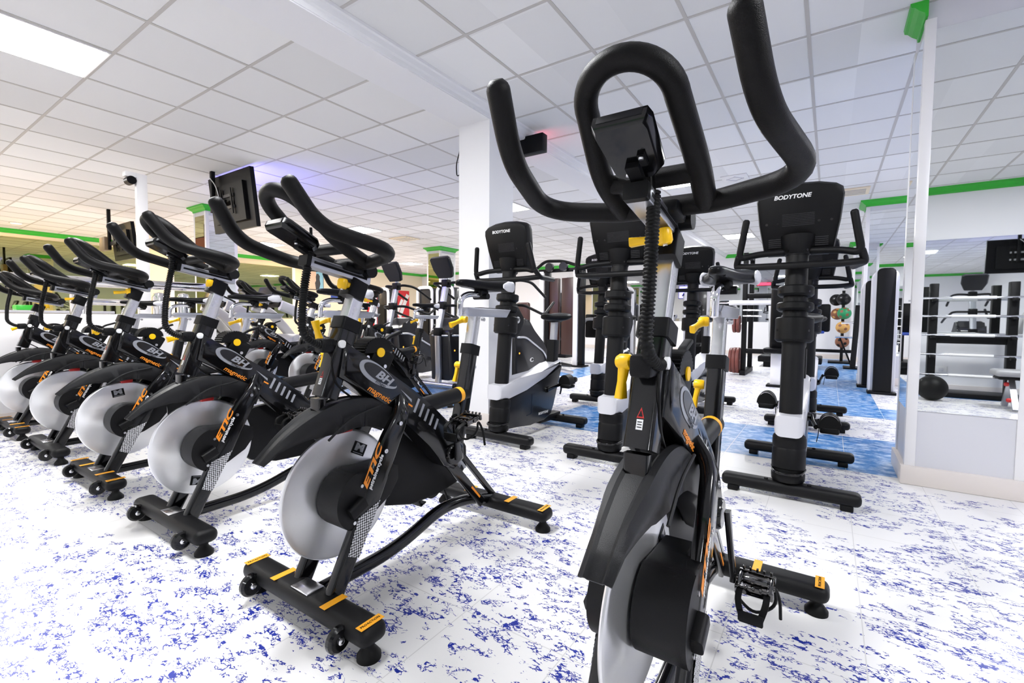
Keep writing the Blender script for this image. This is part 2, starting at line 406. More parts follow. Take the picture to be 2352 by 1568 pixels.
def make_spin_bike():
    t = thing('spin_bike', '', 'exercise bike')
    # --- stabilizers
    def stab(name, y, inner):
        mb = BM(); mb.box((0, y, 0.076), (0.66, 0.092, 0.058), 0.026, seg=4); s = mb.build(name, 'plastic', t)
        for sx in (-1, 1):
            mb = BM(); mb.box((sx * 0.302, y, 0.1052), (0.026, 0.080, 0.0012)); mb.build('warning_strip', 'amber', s)
            mb = BM(); mb.box((sx * inner, y, 0.1052), (0.026, 0.080, 0.0012)); mb.build('warning_strip', 'amber', s)
            text('PROACTION', 0.0115, bp(sx * 0.302, y, 0.1062), (0, 1, 0), (-1, 0, 0), 'matte', s, 'strip_lettering')
            mb = BM(); mb.lathe([(0.0, 0), (0.034, 0), (0.034, 0.012), (0.022, 0.028), (0.016, 0.036), (0.016, 0.05)], (sx * 0.295, y, 0)); mb.build('leveling_foot', 'rubber', s)
        return s
    fs = stab('front_stabilizer', 0.832, 0.135)
    stab('rear_stabilizer', 1.80, 0.12)
    mb = BM(); mb.box((0, 0.832, 0.107), (0.09, 0.06, 0.006), 0.002); mb.build('serial_plate', 'zinc', fs)
    for sx in (-1, 1):
        mb = BM(); mb.lathe([(0, -0.013), (0.030, -0.013), (0.037, -0.006), (0.037, 0.006), (0.030, 0.013), (0, 0.013)], (sx * 0.235, 0.775, 0.062), 'x', 28)
        w = mb.build('transport_wheel', 'gloss', t)
        mb = BM(); mb.lathe([(0, 0), (0.010, 0), (0.010, 0.004), (0.006, 0.006), (0, 0.006)], (sx * 0.235 + 0.013, 0.775, 0.062), 'x', 12); mb.build('hub_cap', 'chrome', w)
        mb = BM(); mb.bar([(sx * 0.235 - 0.022, 0.80, 0.072), (sx * 0.235 - 0.022, 0.770, 0.062)], 0.014, 0.032, bev=0.004); mb.build('wheel_bracket', 'gloss', w)
    # --- front legs (the fork)
    for sx in (-1, 1):
        pts = fillet([(sx * 0.085, 0.868, 0.09), (sx * 0.085, 0.985, 0.315), (sx * 0.088, 1.085, 0.52), (sx * 0.080, 1.155, 0.615), (sx * 0.030, 1.20, 0.66)], 0.07)
        wd = lambda i, n=len(pts): 0.062 + 0.022 * math.sin(PI * min(1, i / (n * 0.75)))
        mb = BM(); mb.bar(pts, 0.034, wd, up=(1, 0, 0), bev=0.012); leg = mb.build('front_leg', 'gloss', t)
        if sx > 0:
            for (y, z) in ((1.062, 0.505), (1.128, 0.588)):
                mb = BM(); mb.lathe([(0, 0), (0.0075, 0), (0.0075, 0.004), (0.004, 0.004), (0.004, 0.002), (0, 0.002)], (0.1035, y, z), 'x', 12); mb.build('bolt', 'zinc', leg)
        d = Vector((0, 0.46, 0.89)).normalized(); nrm = Vector((0, 0.89, -0.46))
        xs = sx * 0.1035
        mb = BM()
        c0 = Vector((xs, 0.922, 0.195)); c1 = c0 + d * 0.155
        mb.loft([[c0 - nrm * 0.016, c0 + nrm * 0.030, c0 + nrm * 0.030 + Vector((sx * 0.0008, 0, 0)), c0 - nrm * 0.016 + Vector((sx * 0.0008, 0, 0))],
                 [c1 - nrm * 0.030 + d * -0.04, c1 + nrm * 0.034 + d * 0.03, c1 + nrm * 0.034 + d * 0.03 + Vector((sx * 0.0008, 0, 0)), c1 - nrm * 0.030 + d * -0.04 + Vector((sx * 0.0008, 0, 0))]])
        mb.build('honeycomb_decal', 'honeycomb', leg)
        if sx > 0:
            text('ETIC', 0.030, bp(xs + 0.0015, 1.0, 0.415) - nrm * 0.018 + d * 0.045, d, -nrm, 'orange', leg, 'model_lettering', shear=0.3, weight=0.0012, sx=2.3)
            text('pstrainercycle', 0.0205, bp(xs + 0.0015, 1.0, 0.415) + nrm * 0.004 + d * 0.035, d, -nrm, 'white', leg, 'maker_lettering', shear=0.2, weight=0.0006)
        else:
            text('ETIC', 0.030, bp(xs - 0.0015, 1.0, 0.415) - nrm * 0.018 + d * 0.045, -d, -nrm, 'orange', leg, 'model_lettering', shear=0.3, weight=0.0012, sx=2.3)
    # --- flywheel (origin at its axle so that each bike's wheel can stop at its own angle)
    mb = MB(); mb.lathe([(0.0, -0.007), (0.205, -0.007), (0.2135, -0.004), (0.216, 0.0), (0.2135, 0.004), (0.205, 0.007), (0.0, 0.007)], (0, 0, 0), 'x', 96)
    fw = mb.build('flywheel', 'flywheel', t, bp(-0.02, 0.97, 0.362), angle=25)
    mb = MB(); mb.box((0.0078, 0, 0.155), (0.0008, 0.058, 0.042), 0); mb.build('maker_sticker', 'matte', fw)
    text('M', 0.034, (0.0088, 0, 0.158), (0, 1, 0), (0, 0, 1), 'logosilver', fw, 'sticker_letter', weight=0.002, sx=1.5)
    mb = MB(); mb.box((0.0084, 0, 0.139), (0.0006, 0.044, 0.002), 0); mb.build('sticker_line', 'logosilver', fw)
    mb = BM(); mb.box((-0.02, 0.985, 0.580), (0.034, 0.055, 0.024), 0.005); mb.build('brake_pad', 'red', t)
    # --- housings over the axle
    def housing(sx):
        c = (0.97, 0.362); r = 0.098
        full = [(c[0] + r * math.cos(R(a)), c[1] + r * math.sin(R(a))) for a in range(105, 321, 9)] + [(1.115, 0.325), (1.155, 0.375), (1.155, 0.425), (1.10, 0.452)]
        part_ = [(c[0] + r * math.cos(R(a)), c[1] + r * math.sin(R(a))) for a in range(96, 247, 8)] + [(0.948, 0.285), (1.022, 0.455)]
        x_in = -0.006 if sx > 0 else -0.032
        mb = BM(); mb.prism(part_, x_in, sx * 0.100, 0.007); hs_ = mb.build('flywheel_cover', 'plastic', t)
        mb = BM(); mb.prism(full, x_in, sx * 0.064, 0.005); mb.build('rear_cover', 'plastic', hs_)
        mb = BM(); mb.bar([(sx * 0.108, 0.912, 0.335), (sx * 0.108, 0.968, 0.362)], 0.030, 0.040, bev=0.009); mb.build('axle_cap', 'plastic', hs_)
        for (y, z) in ((0.965, 0.412), (0.935, 0.300)):
            mb = BM(); mb.lathe([(0, 0), (0.006, 0), (0.006, 0.003), (0, 0.003)], (sx * 0.100, y, z), dirv=(sx, 0, 0), seg=10); mb.build('screw', 'zinc', hs_)
    housing(1); housing(-1)
    # --- fender
    crest = fillet([(0.678, 0.542), (0.755, 0.612), (0.86, 0.670), (0.97, 0.694), (1.08, 0.682), (1.215, 0.620)], 0.06, 4)
    crest = [Vector((0, p.x, p.y)) for p in [Vector((c[0], c[1], 0)) for c in crest]]
    rings = []
    n = len(crest)
    for i, p in enumerate(crest):
        a = crest[max(0, i - 1)]; b = crest[min(n - 1, i + 1)]
        tg = (b - a).normalized(); nr = Vector((0, -tg.z, tg.y))
        if nr.z < 0: nr = -nr
        s = i / (n - 1)
        w = 0.029 + 0.018 * min(1, s / 0.35); d = 0.012 + 0.085 * min(1, s / 0.45)
        k_ = w / 0.074
        P = lambda x, dd: p + Vector((x, 0, 0)) - nr * dd
        rings.append([P(-w - 0.007 * min(1, s * 3), d), P(-w - 0.001, min(0.020, d * 0.6)), P(-w + 0.008, 0.003), P(-0.030 * k_ - 0.006, 0.0), P(-0.025 * k_ - 0.002, 0.006), P(0, 0.005), P(0.025 * k_ + 0.002, 0.006), P(0.030 * k_ + 0.006, 0.0), P(w - 0.008, 0.003), P(w + 0.001, min(0.020, d * 0.6)), P(w + 0.007 * min(1, s * 3), d)])
    mb = BM(); mb.loft(rings, closed=False, cap=False)
    fd = mb.build('fender', 'fenderplastic', t, angle=30)
    sol = fd.modifiers.new('thickness', 'SOLIDIFY'); sol.thickness = 0.005; sol.offset = -1
    for sx in (-1, 1):
        mb = BM(); mb.tube(fillet([(sx * 0.064, 0.87, 0.575), (sx * 0.063, 0.955, 0.635), (sx * 0.058, 1.09, 0.655)], 0.05), 0.004, 8); mb.build('fender_rib', 'fenderplastic', fd)
    # --- frame
    prof = [(0.955, 0.885), (1.02, 0.835), (1.12, 0.770), (1.25, 0.685), (1.37, 0.592), (1.47, 0.505), (1.55, 0.41), (1.55, 0.345), (1.49, 0.315), (1.43, 0.345), (1.33, 0.455), (1.225, 0.575), (1.163, 0.618), (1.06, 0.685), (0.93, 0.765)]
    mb = BM(); mb.prism(prof, -0.046, 0.046, 0.018, seg=3); fr = mb.build('main_frame', 'gloss', t, angle=50)
    dx = Vector((0, 0.840, -0.543)).normalized(); dy = Vector((0, 0.543, 0.840))
    def plaque(side):
        c = Vector((side * 0.0465, 1.083, 0.757)); X = dx * side
        def ell(cc, ra, rb, x, name, m_):
            mb = BM(); pr = []
            for k in range(36):
                a = 2 * PI * k / 36
                e = 1.0 + 0.12 * math.cos(a)
                pr.append(cc + dx * ra * math.cos(a) + dy * rb * math.sin(a) * (1.0 - 0.25 * math.cos(a)) )
            mb.loft([[p + Vector((side * x, 0, 0)) for p in pr], [p + Vector((side * (x + 0.0012), 0, 0)) for p in pr]])
            return mb.build(name, m_, fr)
        ell(c, 0.094, 0.031, 0.0, 'logo_plaque', 'logosilver')
        ell(c + dx * 0.007 + dy * 0.004, 0.083, 0.0225, 0.0013, 'logo_field', 'gloss')
        text('BH', 0.040, bp(*(c + dx * 0.022 + dy * 0.002)) + Vector((side * 0.003, 0, 0)), X, dy, 'logosilver', fr, 'logo_lettering', shear=0.3, weight=0.0014, sx=1.45)
        text('FITNESS', 0.014, bp(*(c + dx * 0.02 - dy * 0.024)) + Vector((side * 0.003, 0, 0)), X, dy, 'gloss', fr, 'logo_caption', shear=0.3)
        text('magnetic', 0.029, bp(*(Vector((side * 0.0472, 1.084, 0.690)))), X, dy, 'orange', fr, 'magnetic_lettering', shear=0.3, weight=0.0003, sx=1.1)
    plaque(1); plaque(-1)
    for k in range(5):
        c = Vector((0.0465, 1.262 + k * 0.026, 0.628 - k * 0.024))
        mb = BM(); mb.loft([[c + q + Vector((x, 0, 0)) for q in (dy * 0.024 - dx * 0.006, dy * 0.024 + dx * 0.006, -dy * (0.03 - k * .003) + dx * 0.010, -dy * (0.03 - k * .003) - dx * 0.002)] for x in (0, 0.001)])
        mb.build('stripe_decal', 'logosilver', fr)
    mb = BM(); c = Vector((0.0465, 1.20, 0.668)); mb.loft([[c + q + Vector((x, 0, 0)) for q in (dx * -0.03 + dy * .014, dx * 0.04 + dy * 0.006, dx * 0.045 - dy * 0.004)] for x in (0, 0.001)]); mb.build('stripe_decal', 'logosilver', fr)
    mb = BM(); c = Vector((0.0465, 1.215, 0.64)); mb.loft([[c + q + Vector((x, 0, 0)) for q in (dx * -0.02 + dy * .003, dx * 0.03 + dy * 0.003, dx * 0.03 - dy * 0.003, -dx * 0.02 - dy * 0.003)] for x in (0, 0.001)]); mb.build('orange_stripe', 'orange', fr)
    # head tube, collar, handlebar post
    ht0 = Vector((0, 0.902, 0.700)); ht1 = Vector((0, 0.984, 0.925)); hd = (ht1 - ht0).normalized()
    mb = BM(); mb.bar([ht0, ht1], 0.058, 0.066, bev=0.008); mb.bar([ht0 + Vector((0, -0.022, 0.0)), ht0 + Vector((0, -0.026, -0.045)), ht0 + Vector((0, 0.02, -0.06))], 0.05, 0.03, bev=0.006); h = mb.build('head_tube', 'gloss', t)
    mb = BM(); mb.bar([ht1 - hd * 0.012, ht1 + hd * 0.028], 0.068, 0.076, bev=0.008); mb.build('tube_collar', 'matte', h)
    mb = BM(); mb.lathe([(0, 0), (0.013, 0), (0.013, 0.008), (0.006, 0.010), (0, 0.010)], (0.030, 0.945, 0.872), 'x', 16); mb.build('washer_bolt', 'white', h)
    mb = BM(); mb.box((0, 0.905, 0.868), (0.045, 0.05, 0.045), 0.008); mb.build('cable_bracket', 'matte', h)
    def FH(x, z, e=0.0006): return Vector((x, 0.902 + 0.3644 * (z - 0.70) - 0.0352 - e, z))
    mb = BM(); mb.loft([[FH(x, z, e) for x, z in ((-0.0065, 0.745), (0.0065, 0.745), (0.0065, 0.764), (-0.0065, 0.764))] for e in (-0.001, 0.0006)]); wl = mb.build('warning_label', 'white', h, smooth=False)
    for k in range(3):
        mb = BM(); mb.loft([[FH(x, 0.7490 + k * 0.0048 + q, e) for x, q in ((-0.0045, 0), (0.0045, 0), (0.0045, 0.0016), (-0.0045, 0.0016))] for e in (0.0006, 0.0009)]); mb.build('label_line', 'matte', h, smooth=False)
    for e, k, m_ in ((0.0006, 1.0, 'red'), (0.0010, 0.62, 'gloss')):
        mb = BM(); mb.loft([[FH(x * k, 0.7745 + z * k, ee) for x, z in ((-0.0075, -0.008), (0.0075, -0.008), (0.0, 0.012))] for ee in (-0.001, e)]); mb.build('warning_triangle', m_, h, smooth=False)
    # resistance unit on top of the frame
    mb = BM(); mb.box((0, 1.115, 0.812), (0.066, 0.095, 0.075), 0.012, rx=R(-30)); rs = mb.build('resistance_unit', 'matte', t)
    mb = BM()
    for k in range(9):
        a0 = R(15 + k * 17)
        for q, rr in ((0, 0.054), (1, 0.049)):
            pass
    dome = []
    for k in range(0, 181, 5):
        rr = 0.056 if (k // 5) % 2 == 0 else 0.051
        dome.append((1.095 + rr * math.cos(R(k)) * 1.15, 0.835 + rr * math.sin(R(k))))
    mb.prism(dome, -0.036, 0.036, 0.004); mb.build('ribbed_cover', 'matte', rs)
    mb = BM(); mb.lathe([(0, 0), (0.0165, 0), (0.0165, 0.004), (0, 0.005)], (0.036, 1.10, 0.836), 'x', 20); mb.build('button', 'yellow', rs)
    mb = BM(); mb.bar(fillet([(0.01, 1.13, 0.868), (0.01, 1.155, 0.886), (0.01, 1.215, 0.905)], 0.02), 0.022, lambda i: 0.012, bev=0.004); mb.build('brake_lever', 'matte', rs)
    for p in ((1.045, 0.822), (1.12, 0.785)):
        mb = BM(); mb.lathe([(0, 0), (0.007, 0), (0.007, 0.003), (0, 0.003)], (0.034, p[0], p[1]), 'x', 10); mb.build('screw', 'zinc', rs)
    # --- steering assembly (moves along the post)
    mb = BM(); mb.bar([ht0 + hd * 0.10, (0, 1.052, 1.112)], 0.044, 0.046, bev=0.004); mb.build('handlebar_post', 'zinc', t)
    mb = BM(); mb.bar([(0, 1.026, 1.083), (0, 1.050, 1.140)], 0.060, 0.066, bev=0.008); mb.build('post_clamp', 'matte', t)
    mb = BM(); mb.bar([(0, 0.852, 1.190), (0, 1.075, 1.146)], 0.046, 0.032, bev=0.003); st = mb.build('handlebar_stem', 'satin', t)
    mb = BM(); mb.bar([(0, 0.838, 1.193), (0, 0.853, 1.190)], 0.047, 0.033, bev=0.004); mb.build('stem_cap', 'matte', st)
    for sx in (-1, 1):
        mb = BM(); mb.bar([(sx * 0.0232, 0.862, 1.188), (sx * 0.0232, 1.06, 1.149)], 0.001, 0.008, bev=0); mb.build('stem_groove', 'matte', st)
    mb = BM(); mb.box((0, 1.0, 1.182), (0.085, 0.075, 0.028), 0.008, rx=R(-11)); mb.lathe([(0, -0.05), (0.023, -0.05), (0.023, 0.05), (0, 0.05)], (0, 1.06, 1.175), 'x', 14); mb.build('bar_clamp', 'matte', t)
    mb = BM()
    TR = 0.0215
    half = [(-0.196, 0.684, 1.358), (-0.213, 0.752, 1.258), (-0.268, 0.972, 1.212), (-0.10, 1.012, 1.196)]
    path = half + [(-x, y, z) for x, y, z in reversed(half)]
    mb.tube(fillet(path, [0, 0.075, 0.11, 0.02, 0.02, 0.11, 0.075, 0], 8), TR, 20, cap='round')
    c = Vector((0, 0.805, 1.330)); up = Vector((0, -0.76, 0.65)); rr = 0.080
    lp = [Vector((-0.088, 1.008, 1.196)), Vector((-0.094, 0.895, 1.252))]
    lp = fillet([(-0.086, 1.008, 1.196), (-0.094, 0.905, 1.240), tuple(c + Vector((-rr, 0, 0)) - up * 0.0)], 0.05, 6)
    arc = [c + Vector((-rr * math.cos(R(a)), 0, 0)) + up * rr * math.sin(R(a)) for a in range(8, 181, 8)]
    lpm = [Vector((-p.x, p.y, p.z)) for p in reversed(lp)]
    mb.tube(lp + arc + lpm, TR, 20)
    mb.tube([(-0.092, 0.925, 1.234), (0.092, 0.925, 1.234)], 0.019, 16)
    mb.build('handlebar', 'foam', t, angle=60)
    # console
    mb = BM()
    cx = Matrix.Rotation(R(-26), 3, 'X')
    def CP(x, y, z): return Vector((0.0, 0.815, 1.262)) + cx @ Vector((x, y, z)) * 0.79
    out = [(-0.066, -0.070), (-0.060, -0.090), (0.060, -0.090), (0.066, -0.070), (0.058, 0.060), (0.036, 0.082), (-0.036, 0.082), (-0.058, 0.060)]
    mb.loft([[CP(x * 0.86, y * 0.9, -0.024) for x, y in out], [CP(x, y, -0.008) for x, y in out], [CP(x, y, 0.012) for x, y in out], [CP(x * 0.92, y * 0.93, 0.020) for x, y in out]])
    co = mb.build('console', 'gloss', t, angle=30)
    mb = BM(); mb.loft([[CP(x, y, z) for x, y in ((-0.045, -0.06), (0.045, -0.06), (0.04, 0.035), (-0.04, 0.035))] for z in (0.0195, 0.0208)]); mb.build('display', 'charcoal', co)
    mb = BM(); mb.loft([[CP(x, y, z) for x, y in ((-0.05, -0.0915), (0.05, -0.0915), (0.05, -0.0895), (-0.05, -0.0895))] for z in (-0.008, 0.010)]); mb.build('sensor_window', 'charcoal', co)
    mb = BM(); mb.loft([[CP(x, y, z) for x, y in ((-0.016, 0.02), (0.016, 0.02), (0.014, 0.10), (-0.014, 0.10))] for z in (-0.040, -0.022)])
    mb.loft([[CP(x, y, z) for x, y in ((0.018, -0.005), (0.034, -0.005), (0.034, 0.03), (0.018, 0.03))] for z in (-0.032, -0.022)]); mb.build('console_bracket', 'matte', co)
    for q in ((0.026, 0.0), (-0.016, 0.045)):
        p = CP(q[0], q[1], -0.034); mb = BM(); mb.lathe([(0, 0), (0.005, 0), (0.005, 0.004), (0, 0.004)], p - Vector((0, -0.002, 0.004)), 'z', 10); mb.build('screw', 'zinc', co)
    # cable hose
    hp = fillet([(0.0, 0.862, 1.235), (0.004, 0.860, 1.19), (0.010, 0.825, 1.02), (0.006, 0.822, 0.905), (0.010, 0.872, 0.868), (0.012, 0.935, 0.872)], [0, 0.02, 0.06, 0.05, 0.04, 0], 10)
    dense = []
    for a, b in zip(hp, hp[1:]):
        k = max(1, int((b - a).length / 0.0018))
        for q in range(k): dense.append(a + (b - a) * q / k)
    dense.append(hp[-1])
    thin = int(len(dense) * 0.08)
    mb = BM(); mb.tube(dense, lambda i: 0.0045 if i < thin else (0.0132 if (i // 2) % 2 == 0 else 0.0102), 14); mb.build('cable_hose', 'rubber', t, angle=75)
    mb = BM(); mb.tube(fillet([(0.02, 0.93, 0.86), (0.03, 0.905, 0.82), (0.03, 0.92, 0.74), (0.02, 0.99, 0.69)], 0.05), 0.0035, 8); mb.build('brake_cable', 'rubber', t)
    # yellow locking levers (origin at the pivot, so each bike's lever can be turned)
    def lever(name, p, axis, arm, sc=1.0):
        d = Vector(axis).normalized(); a = Vector(arm)
        mb = MB()
        mb.lathe([(0, -0.002), (0.014, -0.002), (0.0165, 0.004), (0.0165, 0.024), (0.013, 0.030), (0, 0.030)], (0, 0, 0), seg=18, dirv=d)
        k = d * 0.014
        mb.bar([k, k + a * 0.55 + d * 0.006, k + a + d * 0.008], lambda i: (0.019, 0.016, 0.019)[i], lambda i: (0.026, 0.017, 0.026)[i], up=d, bev=0.005)
        o = mb.build(name, 'yellow', t, bp(*p))
        mb = MB(); mb.lathe([(0, 0.030), (0.005, 0.030), (0.005, 0.034), (0, 0.034)], (0, 0, 0), seg=10, dirv=d); mb.build('lever_screw', 'zinc', o)
        return o
    lever('stem_lever', (0.012, 0.972, 1.142), (0, -0.15, -1), (0.0, 0.070, 0.0))
    lever('post_lever', (-0.034, 0.925, 0.872), (-1, -0.25, 0), (0, -0.012, 0.075))
    lever('seat_lever', (-0.034, 1.655, 0.952), (-1, -0.1, 0), (-0.012, -0.07, -0.026))
    lever('seat_post_lever', (-0.036, 1.62, 0.745), (-1, -0.1, 0), (-0.004, -0.01, -0.075))
    # rear tubes
    mb = BM(); mb.tube([(0, 1.34, 0.606), (0, 1.605, 0.625)], 0.033, 20); ft = mb.build('frame_tube', 'plastic', t)
    mb = BM(); mb.tube([(0, 1.545, 0.6207), (0, 1.568, 0.6223)], 0.0338, 20); mb.build('warning_band', 'amber', ft)
    mb = BM(); mb.bar(fillet([(0, 1.52, 0.345), (0, 1.585, 0.575), (0, 1.638, 0.815)], 0.1), 0.050, 0.058, bev=0.006); sb = mb.build('seat_tube', 'gloss', t)
    sd = Vector((0, 0.053, 0.24)).normalized()
    mb = BM(); mb.bar([Vector((0, 1.634, 0.795)), Vector((0, 1.645, 0.838))], 0.062, 0.070, bev=0.007); mb.build('tube_collar', 'matte', sb)
    mb = BM(); mb.lathe([(0, 0), (0.012, 0), (0.012, 0.016), (0.008, 0.02), (0, 0.02)], (0.0, 1.655, 0.737), dirv=(0, 1, -0.25), seg=12); mb.build('adjuster_knob', 'zinc', sb)
    mb = BM(); mb.bar([(0, 1.60, 0.66), (0, 1.672, 0.972)], 0.038, 0.046, bev=0.003); mb.build('seat_post', 'zinc', t)
    mb = BM()
    prof = [(1.575, 0.985), (1.605, 1.006), (1.935, 1.0), (1.90, 0.962), (1.60, 0.966)]
    mb.prism(prof, -0.021, 0.021, 0.003); sl = mb.build('seat_slider', 'satin', t)
    mb = BM(); mb.bar([(0, 1.69, 1.0055), (0, 1.88, 1.0025)], 0.030, 0.004); mb.build('slider_groove', 'matte', sl)
    mb = BM(); mb.lathe([(0, 0), (0.009, 0), (0.009, 0.014), (0, 0.014)], (0.020, 1.70, 0.952), 'x', 12); mb.build('slider_bolt', 'zinc', sl)
    mb = BM(); mb.tube(fillet([(0, 1.565, 0.968), (0, 1.572, 1.045), (0, 1.625, 1.066), (0, 1.74, 1.066)], [0, 0.05, 0.04, 0], 8), 0.0135, 16); mb.tube([(0, 1.56, 0.975), (0, 1.62, 0.985)], 0.012, 12); mb.build('saddle_support', 'chrome', t)
    mb = BM(); mb.box((0, 1.72, 1.075), (0.05, 0.06, 0.034), 0.012); mb.lathe([(0, -0.04), (0.014, -0.04), (0.014, 0.04), (0, 0.04)], (0, 1.72, 1.058), 'x', 12)
    mb.tube([(-0.02, 1.60, 1.10), (-0.022, 1.80, 1.088)], 0.005, 8); mb.tube([(0.02, 1.60, 1.10), (0.022, 1.80, 1.088)], 0.005, 8); mb.build('saddle_clamp', 'matte', t)
    # saddle
    rings = []
    for (y, w, zt, dp) in ((1.548, 0.006, 1.118, 0.012), (1.556, 0.020, 1.126, 0.030), (1.60, 0.028, 1.131, 0.036), (1.66, 0.036, 1.130, 0.040), (1.72, 0.056, 1.130, 0.046), (1.77, 0.082, 1.135, 0.054), (1.82, 0.098, 1.142, 0.060), (1.86, 0.096, 1.145, 0.056), (1.885, 0.070, 1.142, 0.040), (1.892, 0.030, 1.136, 0.020)):
        ring = []
        for k in range(16):
            a = 2 * PI * k / 16
            x = w * math.copysign(abs(math.cos(a)) ** 0.7, math.cos(a)); s = math.sin(a)
            z = zt - dp / 2 + dp / 2 * math.copysign(abs(s) ** 0.6, s)
            z -= 0.012 * (abs(x) / 0.1) ** 2 * (1 if s > 0 else 0.4)
            if s > 0.8: z -= 0.006 * max(0, 1 - abs(x) / 0.02) * (1 if y > 1.66 else 0)
            ring.append((x, y, z))
        rings.append(ring)
    mb = BM(); mb.loft(rings); sa = mb.build('saddle', 'vinyl', t, angle=70)
    ss = sa.modifiers.new('smooth', 'SUBSURF'); ss.levels = 1; ss.render_levels = 1
    for sx in (-1, 1):
        mb = BM(); rg = []
        for (y, w, h_) in ((1.775, 0.004, 0.010), (1.81, 0.012, 0.024), (1.855, 0.013, 0.025), (1.888, 0.010, 0.018), (1.900, 0.003, 0.006)):
            rg.append([(sx * (0.088 - (max(0, y - 1.85) * 0.9) + w * math.cos(2 * PI * k / 12)), y, 1.106 + h_ * math.sin(2 * PI * k / 12)) for k in range(12)])
        mb.loft(rg); mb.build('side_pad', 'silverplast', sa, angle=70)
    # chain guard, rear struts, bottom tube
    prof = [(1.13, 0.445), (1.22, 0.50), (1.36, 0.515), (1.50, 0.505), (1.61, 0.455), (1.68, 0.36), (1.685, 0.27), (1.62, 0.205), (1.48, 0.185), (1.33, 0.192), (1.20, 0.23), (1.14, 0.29)]
    mb = BM(); mb.prism(prof, -0.088, -0.052, 0.010); cg = mb.build('chain_guard', 'plastic', t)
    text('M', 0.085, bp(-0.0505, 1.640, 0.285), (0, 1, 0), (0, 0, 1), 'logosilver', cg, 'guard_letter', weight=0.003, sx=1.1)
    mb = BM(); mb.lathe([(0, -0.060), (0.040, -0.060), (0.046, -0.05), (0.046, 0.05), (0.040, 0.058), (0, 0.058)], (0, HUB[0], HUB[1]), 'x', 24); mb.build('bottom_bracket', 'gloss', t)
    mb = BM(); mb.bar(fillet([(0.022, 1.275, 0.548), (0.022, 1.50, 0.315), (0.022, 1.70, 0.10)], 0.08), 0.016, 0.044, bev=0.004); rt = mb.build('rear_strut', 'gloss', t)
    mb = BM(); mb.bar([(0.0315, 1.615, 0.200), (0.0315, 1.675, 0.135)], 0.001, 0.009); mb.build('orange_stripe', 'orange', rt)
    mb = BM(); mb.bar([(0, 1.57, 0.36), (0, 1.815, 0.10)], 0.022, 0.026, bev=0.005); mb.build('rear_stay', 'gloss', t)
    mb = BM(); mb.bar(fillet([(0, 0.86, 0.075), (0, 1.19, 0.078), (0, 1.44, 0.150), (0, 1.60, 0.142), (0, 1.795, 0.085)], [0, 0.16, 0.12, 0.1, 0], 8), 0.040, 0.046, bev=0.016); mb.build('bottom_tube', 'gloss', t)
    # cranks and pedals
    for sx, nm in ((1, 'right'), (-1, 'left')):
        mb = MB(); mb.bar([(sx * 0.070, 0, -0.012), (sx * 0.078, 0, 0.06), (sx * 0.092, 0, 0.170), (sx * 0.092, 0, 0.186)], 0.016, lambda i: (0.040, 0.028, 0.024, 0.028)[i], up=(1, 0, 0), bev=0.005)
        mb.build('crank', 'gloss', t, bp(0, HUB[0], HUB[1]))
        mb = MB()
        x0 = sx * 0.150
        mb.lathe([(0.006, sx * 0.085), (0.008, sx * 0.20)], (0, 0, 0), 'x', 10)
        mb.box((x0, 0, 0), (0.062, 0.030, 0.024), 0.006); mb.box((x0, -0.040, 0.0), (0.096, 0.010, 0.022), 0.003); mb.box((x0, 0.040, 0.0), (0.096, 0.010, 0.022), 0.003)
        mb.box((x0 - 0.04, 0, 0.0), (0.010, 0.085, 0.018), 0.003); mb.box((x0 + 0.04, 0, 0.0), (0.010, 0.085, 0.018), 0.003)
        for k in range(5): mb.box((x0 - 0.036 + 0.018 * k, -0.046, 0.014), (0.006, 0.008, 0.008), 0.001); mb.box((x0 - 0.036 + 0.018 * k, 0.046, 0.014), (0.006, 0.008, 0.008), 0.001)
        pd = mb.build('pedal', 'darkchrome', t)
        mb = MB()
        for xx in (-0.034, 0.034):
            mb.bar(fillet([(x0 + xx, -0.046, 0.004), (x0 + xx, -0.085, -0.002), (x0 + xx * 0.7, -0.098, -0.034), (x0 + xx * 0.6, -0.075, -0.058)], 0.03, 4), 0.016, 0.004, up=(1, 0, 0))
        mb.box((x0, -0.098, -0.038), (0.062, 0.006, 0.030), 0.002); mb.box((x0, -0.078, -0.058), (0.058, 0.034, 0.006), 0.002)
        mb.build('toe_cage', 'rubber', pd)
        mb = MB(); mb.tube(fillet([(x0 - 0.045, 0.02, 0.0), (x0 - 0.055, 0.0, -0.05), (x0, -0.02, -0.085), (x0 + 0.055, 0.0, -0.05), (x0 + 0.045, 0.02, 0.0), (x0 + 0.06, 0.03, -0.05), (x0 + 0.062, 0.03, -0.11)], 0.03, 5), 0.0045, 8); mb.build('toe_strap', 'rubber', pd)
    return t

